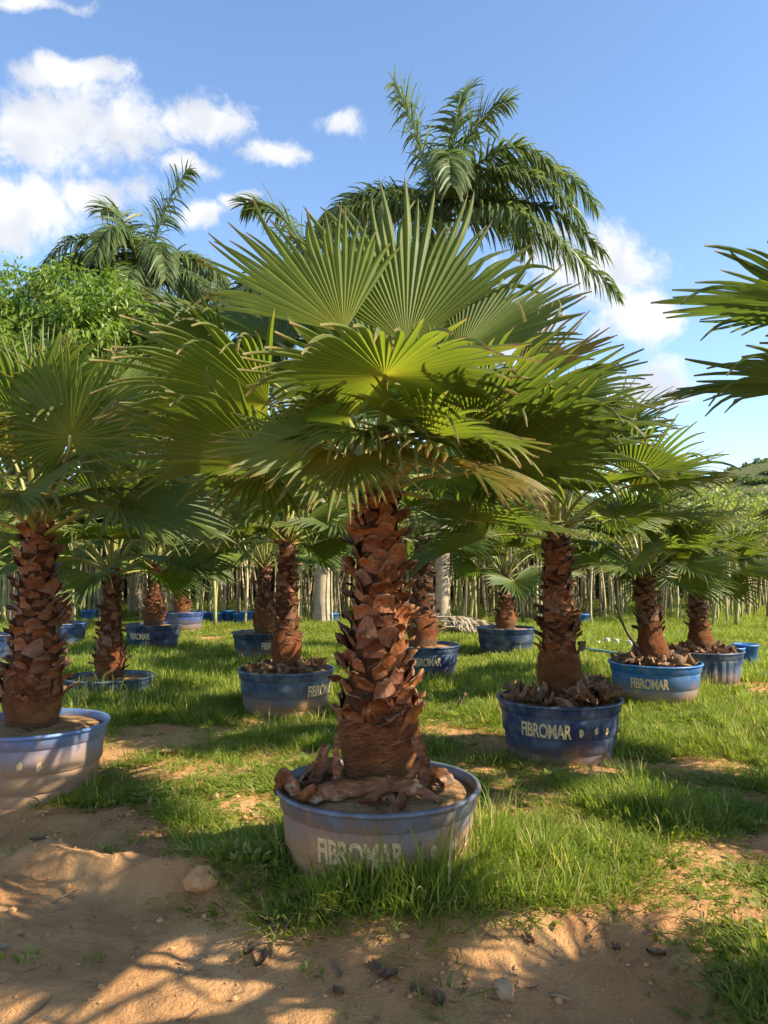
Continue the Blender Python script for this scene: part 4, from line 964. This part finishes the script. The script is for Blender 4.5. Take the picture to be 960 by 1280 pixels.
# ------------------------------------------------------------------ small things
def gp(px, py):
    d = FPX * CAM_Z / max(py - 705, 1)
    for _ in range(6):
        x = PX(px, d); z = float(gz(x, d)); p = pix(px, py, d); d = d * (CAM_Z - z) / max(CAM_Z - p[2], .01)
    return np.array([PX(px, d), d, float(gz(PX(px, d), d))])
def rock(name, label, p, rad, seed, mat, squash=(1, 1, .7), group=None):
    r = np.random.default_rng(seed); n = 14; th = np.linspace(0, pi, n); V = []
    for i in range(n):
        for k in range(20):
            a = 2 * pi * k / 20; u_ = np.array([sin(th[i]) * cos(a), sin(th[i]) * sin(a), cos(th[i])])
            f = 1 + .38 * (float(fbm(u_[0:1] * 1.6 + seed * 3.1 + 20, u_[1:2] * 1.6 + u_[2:3] * 1.3 + 9, 4)[0]) - .5) * 2
            V.append(u_ * f * rad * np.array(squash))
    F = [[i * 20 + k, (i + 1) * 20 + k, (i + 1) * 20 + (k + 1) % 20, i * 20 + (k + 1) % 20] for i in range(n - 1) for k in range(20)]
    o = obj(name, mesh(name, np.array(V), np.array(F), mat, None, True), None, p + np.array([0, 0, rad * squash[2] * .45]), label=label, category='stone'); o.rotation_euler.z = r.random() * 6
    if group: o['group'] = group
rock('clay_rock', 'large rounded clay rock sitting on the low bank by the grass', gp(262, 1078), .082, 3, M_CLAY, (1.2, .9, .72))
rock('stone', 'flat tan stone lying alone on the clay below the grass', gp(626, 1236), .05, 5, M_STONE, (1, .8, .8))
for k, (px, py, rr) in enumerate([(30, 1140, .022), (140, 1235, .016), (395, 1150, .03), (560, 1205, .014), (720, 1165, .018), (840, 1205, .02), (300, 1250, .013), (690, 1250, .02), (210, 1110, .022), (505, 1165, .022), (905, 1255, .018)]):
    rock('small_stone', 'small loose clod lying on the bare clay', gp(px, py), rr, 20 + k, M_CLAY, (1, .85, .65), 'loose clods on the clay')
def dry_leaf(name, label, p, L, w, rz, seed, group=None, mat=None, tilt=0):
    r = np.random.default_rng(seed); nu, nv = 7, 5; V = []
    cu, cv = r.uniform(.2, .7), r.uniform(.4, 1.0)
    for i in range(nu):
        u_ = i / (nu - 1); ww = w * sin(pi * (.06 + .9 * u_)) ** .7
        for j in range(nv):
            v_ = j / (nv - 1) * 2 - 1
            V.append([(u_ - .5) * L, v_ * ww, .012 + cu * L * .35 * (2 * u_ - 1) ** 2 + cv * ww * v_ * v_ + .004 * r.normal()])
    F = [[i * nv + j, (i + 1) * nv + j, (i + 1) * nv + j + 1, i * nv + j + 1] for i in range(nu - 1) for j in range(nv - 1)]
    V = np.array(V); V[:, 2] -= V[:, 2].min() - .002
    V2 = V - np.array([0, 0, .004]); V = np.vstack([V, V2]); o_ = nu * nv; F2 = [[a + o_ for a in reversed(f)] for f in F]
    o = obj(name, mesh(name, V, np.array(F + F2), mat or M_DRY, None, True), None, p, label=label, category='dry leaf'); o.rotation_euler = (tilt * r.normal(), tilt * r.normal(), rz)
    if group: o['group'] = group
    return o
r = np.random.default_rng(9)
for k, (px, py, L) in enumerate([(472, 1213, .11), (545, 1252, .10), (485, 1222, .09), (330, 1200, .12), (315, 1190, .08), (520, 1240, .07), (655, 1175, .07), (425, 1240, .06), (345, 1150, .10), (808, 1172, .08), (215, 945, .2), (60, 1050, .1), (930, 1010, .09), (760, 1180, .06)]):
    dry_leaf('dry_leaf', 'curled dry brown leaf fallen on the clay', gp(px, py), L, L * .28, r.random() * 6, 60 + k, 'dry leaves on the clay')
def stick(name, label, pts, r0, r1, mat, cat='twig', group=None, seg=6, squash=None):
    P = np.array(pts, float); c = P[0].copy(); P = P - c
    if len(P) == 2: P = np.linspace(P[0], P[1], 7) + np.array([[0, 0, .05 * np.linalg.norm(P[1]) * sin(pi * t)] for t in np.linspace(0, 1, 7)])
    else: P = bez(P[0], P[1], P[2], P[3], 9)
    V, F = tube(P, np.interp(np.linspace(0, 1, len(P)), [0, .5, 1], [r0, (r0 + r1) / 2, r1]), seg, squash)
    o = obj(name, mesh(name, V, F, mat, None, True), None, c, label=label, category=cat)
    if group: o['group'] = group
    return o
for k, (a, b) in enumerate([((300, 1203), (345, 1168)), ((330, 1180), (370, 1172)), ((345, 1190), (352, 1150)), ((355, 1165), (385, 1140)), ((310, 1165), (360, 1160)), ((80, 1130), (110, 1120)), ((470, 1230), (500, 1215)), ((680, 1240), (720, 1262)), ((850, 1150), (880, 1162))]):
    up_ = np.array([0, 0, .008]); stick('twig', 'thin dry twig lying on the bare clay', [gp(*a) + up_, gp(*b) + up_ * 2], .006, .003, M_TWIG, 'twig', 'dry twigs on the clay')
# cut stalks on the front tub, placed from its centre
T0 = np.array([PX(473, 4.08), 4.08, -.03])
ST = 'cut leaf stalks on the front soil'
def boat(name, label, pts, N, w0, wm, w1, seed, cup=.45, group=ST):
    """a leaf-stalk base: a thick cupped blade along a bent line, toothed along its edges"""
    r = np.random.default_rng(seed); P = np.array(pts, float); c = P[0].copy(); L = bez(*(P - c), 13); T_ = nrm(np.gradient(L, axis=0)); N = np.asarray(N, float); nv = 6; V = np.zeros((2, 13, nv, 3))
    for i in range(13):
        n_ = nrm(N - T_[i] * np.dot(N, T_[i])); sd = np.cross(T_[i], n_); w = .68 * np.interp(i / 12, [0, .4, 1], [w0, wm, w1]) * (1 + .13 * r.normal())
        for j in range(nv):
            u_ = j / (nv - 1) * 2 - 1; ee = .014 * r.random() * (abs(u_) > .9)
            for q in (0, 1): V[q, i, j] = L[i] + sd * (u_ * w + np.sign(u_) * ee) + n_ * (cup * w * u_ * u_ - q * (.008 * (1 - .75 * u_ * u_)))
    I_ = np.arange(2 * 13 * nv).reshape(2, 13, nv); F = []
    for i in range(12):
        for j in range(nv - 1):
            F.append([I_[0, i, j], I_[0, i, j + 1], I_[0, i + 1, j + 1], I_[0, i + 1, j]]); F.append([I_[1, i, j], I_[1, i + 1, j], I_[1, i + 1, j + 1], I_[1, i, j + 1]])
        for j in (0, nv - 1): F.append([I_[0, i, j], I_[0, i + 1, j], I_[1, i + 1, j], I_[1, i, j]])
    for i in (0, 12):
        for j in range(nv - 1): F.append([I_[0, i, j], I_[0, i, j + 1], I_[1, i, j + 1], I_[1, i, j]])
    return obj(name, mesh(name, V.reshape(-1, 3), np.array(F), M_DRYP, None, True), None, c, label=label, category='leaf stalk', group=group)
def cut(label, pts, N, w0, wm, w1, seed, cup=.45): return boat('cut_stalk', label, [T0 + np.array(p) for p in pts], N, w0, wm, w1, seed, cup)
cut('upright red-brown toothed stalk stub at the shaded side of the trunk', [(-.34, -.08, .46), (-.33, -.08, .54), (-.29, -.07, .62), (-.27, -.06, .71)], (.2, -1, 0), .030, .036, .022, 1)
cut('upright red-brown stalk stub leaning by the sunlit soil', [(.235, -.21, .44), (.24, -.20, .56), (.225, -.18, .66), (.185, -.17, .77)], (-.1, -1, 0), .034, .042, .026, 2)
cut('long curved stalk lying across the soil before the trunk', [(-.42, -.25, .47), (-.27, -.33, .575), (-.10, -.33, .56), (.07, -.28, .585)], (0, -.75, .6), .022, .060, .046, 3, -.28)
cut('broad stalk piece lying end to end with the long curved one', [(.06, -.27, .575), (.12, -.31, .585), (.22, -.31, .555), (.31, -.28, .49)], (0, -.7, .7), .056, .050, .012, 4, -.25)
cut('short stalk piece propped against the trunk foot', [(.09, -.25, .50), (.13, -.24, .55), (.18, -.22, .61), (.215, -.20, .66)], (-.5, -.8, .4), .030, .034, .022, 5)
cut('curled stalk base resting on the tub rim', [(-.46, -.12, .47), (-.47, -.17, .60), (-.43, -.22, .61), (-.38, -.25, .48)], (-.4, -.8, .3), .055, .060, .030, 6, .8)
cut('thin pale stalk standing against the trunk skirt', [(-.19, -.26, .51), (-.20, -.25, .60), (-.215, -.24, .68), (-.20, -.23, .80)], (0, -1, 0), .022, .014, .008, 7)
cut('stubby stalk end lying behind the upright stub', [(.26, -.02, .50), (.29, -.03, .57), (.33, -.05, .57), (.37, -.07, .50)], (0, -.6, .7), .045, .045, .030, 8, .6)
cut('dark stalk base leaning over the shaded soil', [(-.36, .02, .48), (-.30, .0, .60), (-.25, -.02, .62), (-.19, -.06, .56)], (-.2, -.8, .5), .060, .055, .040, 9, .5)
for k, (x_, y_, L) in enumerate([(-.02, -.36, .13), (.05, -.40, .10), (-.33, -.30, .14), (-.36, .05, .16), (-.25, .12, .18), (-.30, -.02, .15), (.12, -.36, .09), (-.38, -.12, .13)] + [(.40 * cos(q * 2.4) * (.7 + .3 * (q % 3) / 3), .40 * sin(q * 2.4) * (.7 + .3 * (q % 3) / 3), .06 + .012 * (q % 4)) for q in range(14)]):
    dry_leaf('dry_scrap', 'dry brown leaf scrap on the soil of the front greyish tub', T0 + np.array([x_, y_, .505]), L, L * .3, k * 1.3, 200 + k, 'leaf scraps on the front soil', M_DRY if k % 2 else M_DRYP, .3)
# litter heaped in two tubs (uncountable curls)
def litter(name, label, px, d, area, n, seed):
    r = np.random.default_rng(seed); x0 = PX(px, d); z0 = -.03 + .25 * float(gz(x0, d)); parts = []
    for k in range(n):
        L = r.uniform(.10, .24); w = L * r.uniform(.13, .24); V = []; cu, cv = r.uniform(.2, 1.2), r.uniform(.8, 2.4)
        for i in range(5):
            for j in range(4):
                u_, v_ = i / 4, j / 3 * 2 - 1; ww = w * sin(pi * (.08 + .86 * u_)) ** .7
                V.append([(u_ - .5) * L, v_ * ww, cu * L * .4 * (2 * u_ - 1) ** 2 + cv * ww * v_ * v_])
        a, b, c = r.random() * 6, r.normal(0, .5), r.normal(0, .5); R_ = np.array((Matrix.Rotation(a, 3, 'Z') @ Matrix.Rotation(b, 3, 'X') @ Matrix.Rotation(c, 3, 'Y')))
        an = r.uniform(*area[0]); q = r.uniform(*area[1]); V = np.array(V) @ R_.T + np.array([q * cos(an), q * sin(an), .47 + area[2] * r.random()])
        parts.append((V, [np.array([[i * 4 + j, (i + 1) * 4 + j, (i + 1) * 4 + j + 1, i * 4 + j + 1] for i in range(4) for j in range(3)])]))
    V, F = joinm(parts); obj(name, mesh(name, V, F, M_DRY, None, True), None, (x0, d, z0), kind='stuff', label=label, category='leaf litter')
litter('leaf_litter', 'heap of curled dry leaves beside the trunk in the lettered dark tub', 696, 6.67, ((-1.6, 1.0), (.2, .44), .12), 80, 1)
litter('leaf_litter', 'scattered dry leaf pieces around the trunk in the lettered dark tub', 696, 6.67, ((1.0, 4.7), (.2, .45), .02), 26, 4)
litter('leaf_litter', 'ring of grey dry leaves in the bright blue tub', 815, 9.05, ((0, 6.28), (.2, .45), .06), 90, 2)
litter('leaf_litter', 'dry leaves on the soil of the slate blue tub', 359, 8.5, ((0, 6.28), (.2, .45), .03), 50, 3)
litter('leaf_litter', 'dry leaves on the soil of the vertically ribbed tub', 873, 10.3, ((0, 6.28), (.2, .45), .04), 60, 5)
# crumbs of clay, dead grass and leaf bits strewn over the track edge (uncountable)
r = np.random.default_rng(41); MB_ = []
for k in range(4):
    q = nrm(np.array([[1, 0, 0], [-1, 0, 0], [0, 1, 0], [0, -1, 0], [0, 0, 1], [0, 0, -1.0]])) * r.uniform(.6, 1.2, (6, 1)) * [1, .8, .6]
    MB_.append(mesh('crumb', q * .01, np.array([[0, 2, 4], [2, 1, 4], [1, 3, 4], [3, 0, 4], [2, 0, 5], [1, 2, 5], [3, 1, 5], [0, 3, 5]]), M_CLAY, None, k % 2 == 0))
for k in range(4):
    L_ = np.linspace(-.5, .5, 5); w = .05 * np.array([.3, 1, 1, .8, .1]) * (1 if k < 2 else 2.2); h_ = .12 * r.random() * (L_ * 2) ** 2 + .02
    V = np.concatenate([np.stack([L_, w, h_], -1), np.stack([L_, -w, h_], -1)]) * .05; MB_.append(mesh('straw', V, np.array([[i, i + 1, i + 6, i + 5] for i in range(4)]), M_TWIG if k % 2 else M_DRY))
x4, y4 = sample(15000, 2.4, 5.6, r, 1.1); e4 = y4 - edge_y(x4); k4 = (r.random(len(x4)) < .10 + .9 * np.exp(-(e4 / .35) ** 2) * sstep(.4, .6, fbm(x4 * 2 + 3, y4 * 2 + 8, 3))) & clear_of_tubs(x4, y4)
x4, y4 = x4[k4], y4[k4]; n = len(x4); sc4 = np.exp(r.normal(-.25, .55, n)); q = r.random(n); id4 = np.where(q < .62, r.integers(0, 4, n), r.integers(4, 8, n))
scatter('ground_litter', np.stack([x4, y4, gz(x4, y4) + .003], -1), np.stack([r.normal(0, .15, n), r.normal(0, .15, n), r.random(n) * 6.28], -1), np.stack([sc4, sc4, sc4], -1), id4, MB_, kind='stuff', label='crumbs of clay and dead leaf bits strewn along the track edge', category='litter')
# loose stalks
stick('leaning_stalk', 'dark dead stalk leaning beside the bright blue tub palm', [pix(803, 815, 9.0), pix(783, 795, 8.95), pix(776, 775, 8.9), pix(769, 756, 8.9)], .022, .010, M_BARK, 'stalk')
a = gp(566, 892); stick('leaning_stalk', 'short dark stalk sticking out of the shaded grass', [a, a + np.array([.04, 0, .08]), a + np.array([.08, 0, .14]), a + np.array([.13, 0, .22])], .012, .02, M_BARK, 'stalk')
# irrigation pipe
A0, A1 = gp(690, 809), gp(1010, 857); stick('irrigation_pipe', 'pale teal irrigation pipe lying in the grass behind the tubs', [A0 + [0, 0, .06], A0 * .66 + A1 * .34 + [0, 0, .07], A0 * .34 + A1 * .66 + [0, 0, .04], A1 + [0, 0, .06]], .024, .024, M_PIPE, 'pipe')
# blue nursery pots
V, F = lathe([(0, 0), (.10, 0), (.125, .03), (.15, .26), (.165, .265), (.165, .29), (.145, .29), (.14, .25), (0, .25)], 20); NP = mesh('nursery_pot', V, F, M_BLUEPOT, None, True)
for k, (px, py) in enumerate([(262, 778), (273, 780), (288, 779), (300, 781), (309, 779), (246, 777), (120, 776), (112, 779), (318, 777), (415, 782), (896, 833), (912, 834), (928, 832), (705, 786), (726, 783)]):
    p = gp(px, py); o = obj('nursery_pot', NP, None, p - [0, 0, .01], label=('small blue nursery pot beside the vertically ribbed tub' if px > 880 else 'small blue nursery pot among the saplings beside the royal blue tub' if 240 < px < 330 else 'single small blue nursery pot before the pale royal palm trunk' if px == 415 else 'small blue nursery pot at the foot of the far saplings'), category='pot', group='small blue nursery pots'); s_ = 1.0 + .25 * ((k * 7) % 5) / 5; o.scale = (s_, s_, s_)
V, F = lathe([(0, 0), (.10, 0), (.12, .04), (.115, .18), (.09, .23), (.05, .22), (0, .2)], 14, lambda a, z: 1 + .12 * np.sin(a * 3 + z * 30)); NB = mesh('plastic_bag', V, F, M_BAG, None, True)
for k, (px, py) in enumerate([(757, 805), (768, 806), (785, 808), (826, 800), (745, 809)]):
    obj('plastic_bag', NB, None, gp(px, py), label='small white plastic seedling bag on the grass near the pipe', category='bag', group='white seedling bags').scale = (.42, .42, .5)
# dry fronds dropped at the foot of the royal palm
FD = frond_mesh(radians(20), 2.6, .75, 5, M_DRYFR, 60, .6, 1.0)
for k, (px, py, az, s_) in enumerate([(548, 788, -8, .9), (556, 792, 12, .75), (540, 786, -25, 1.0), (560, 786, 30, .8), (552, 794, -15, .7), (545, 790, 4, .85)]):
    o = obj('fallen_frond', FD, None, gp(px, py) + np.array([0, 0, .10 + .05 * k]), label='dry pale frond in the pile at the royal palm foot', category='frond', group='dropped dry fronds'); o.rotation_euler = (0, radians(14), radians(az)); o.scale = (s_, s_, s_ * .7)
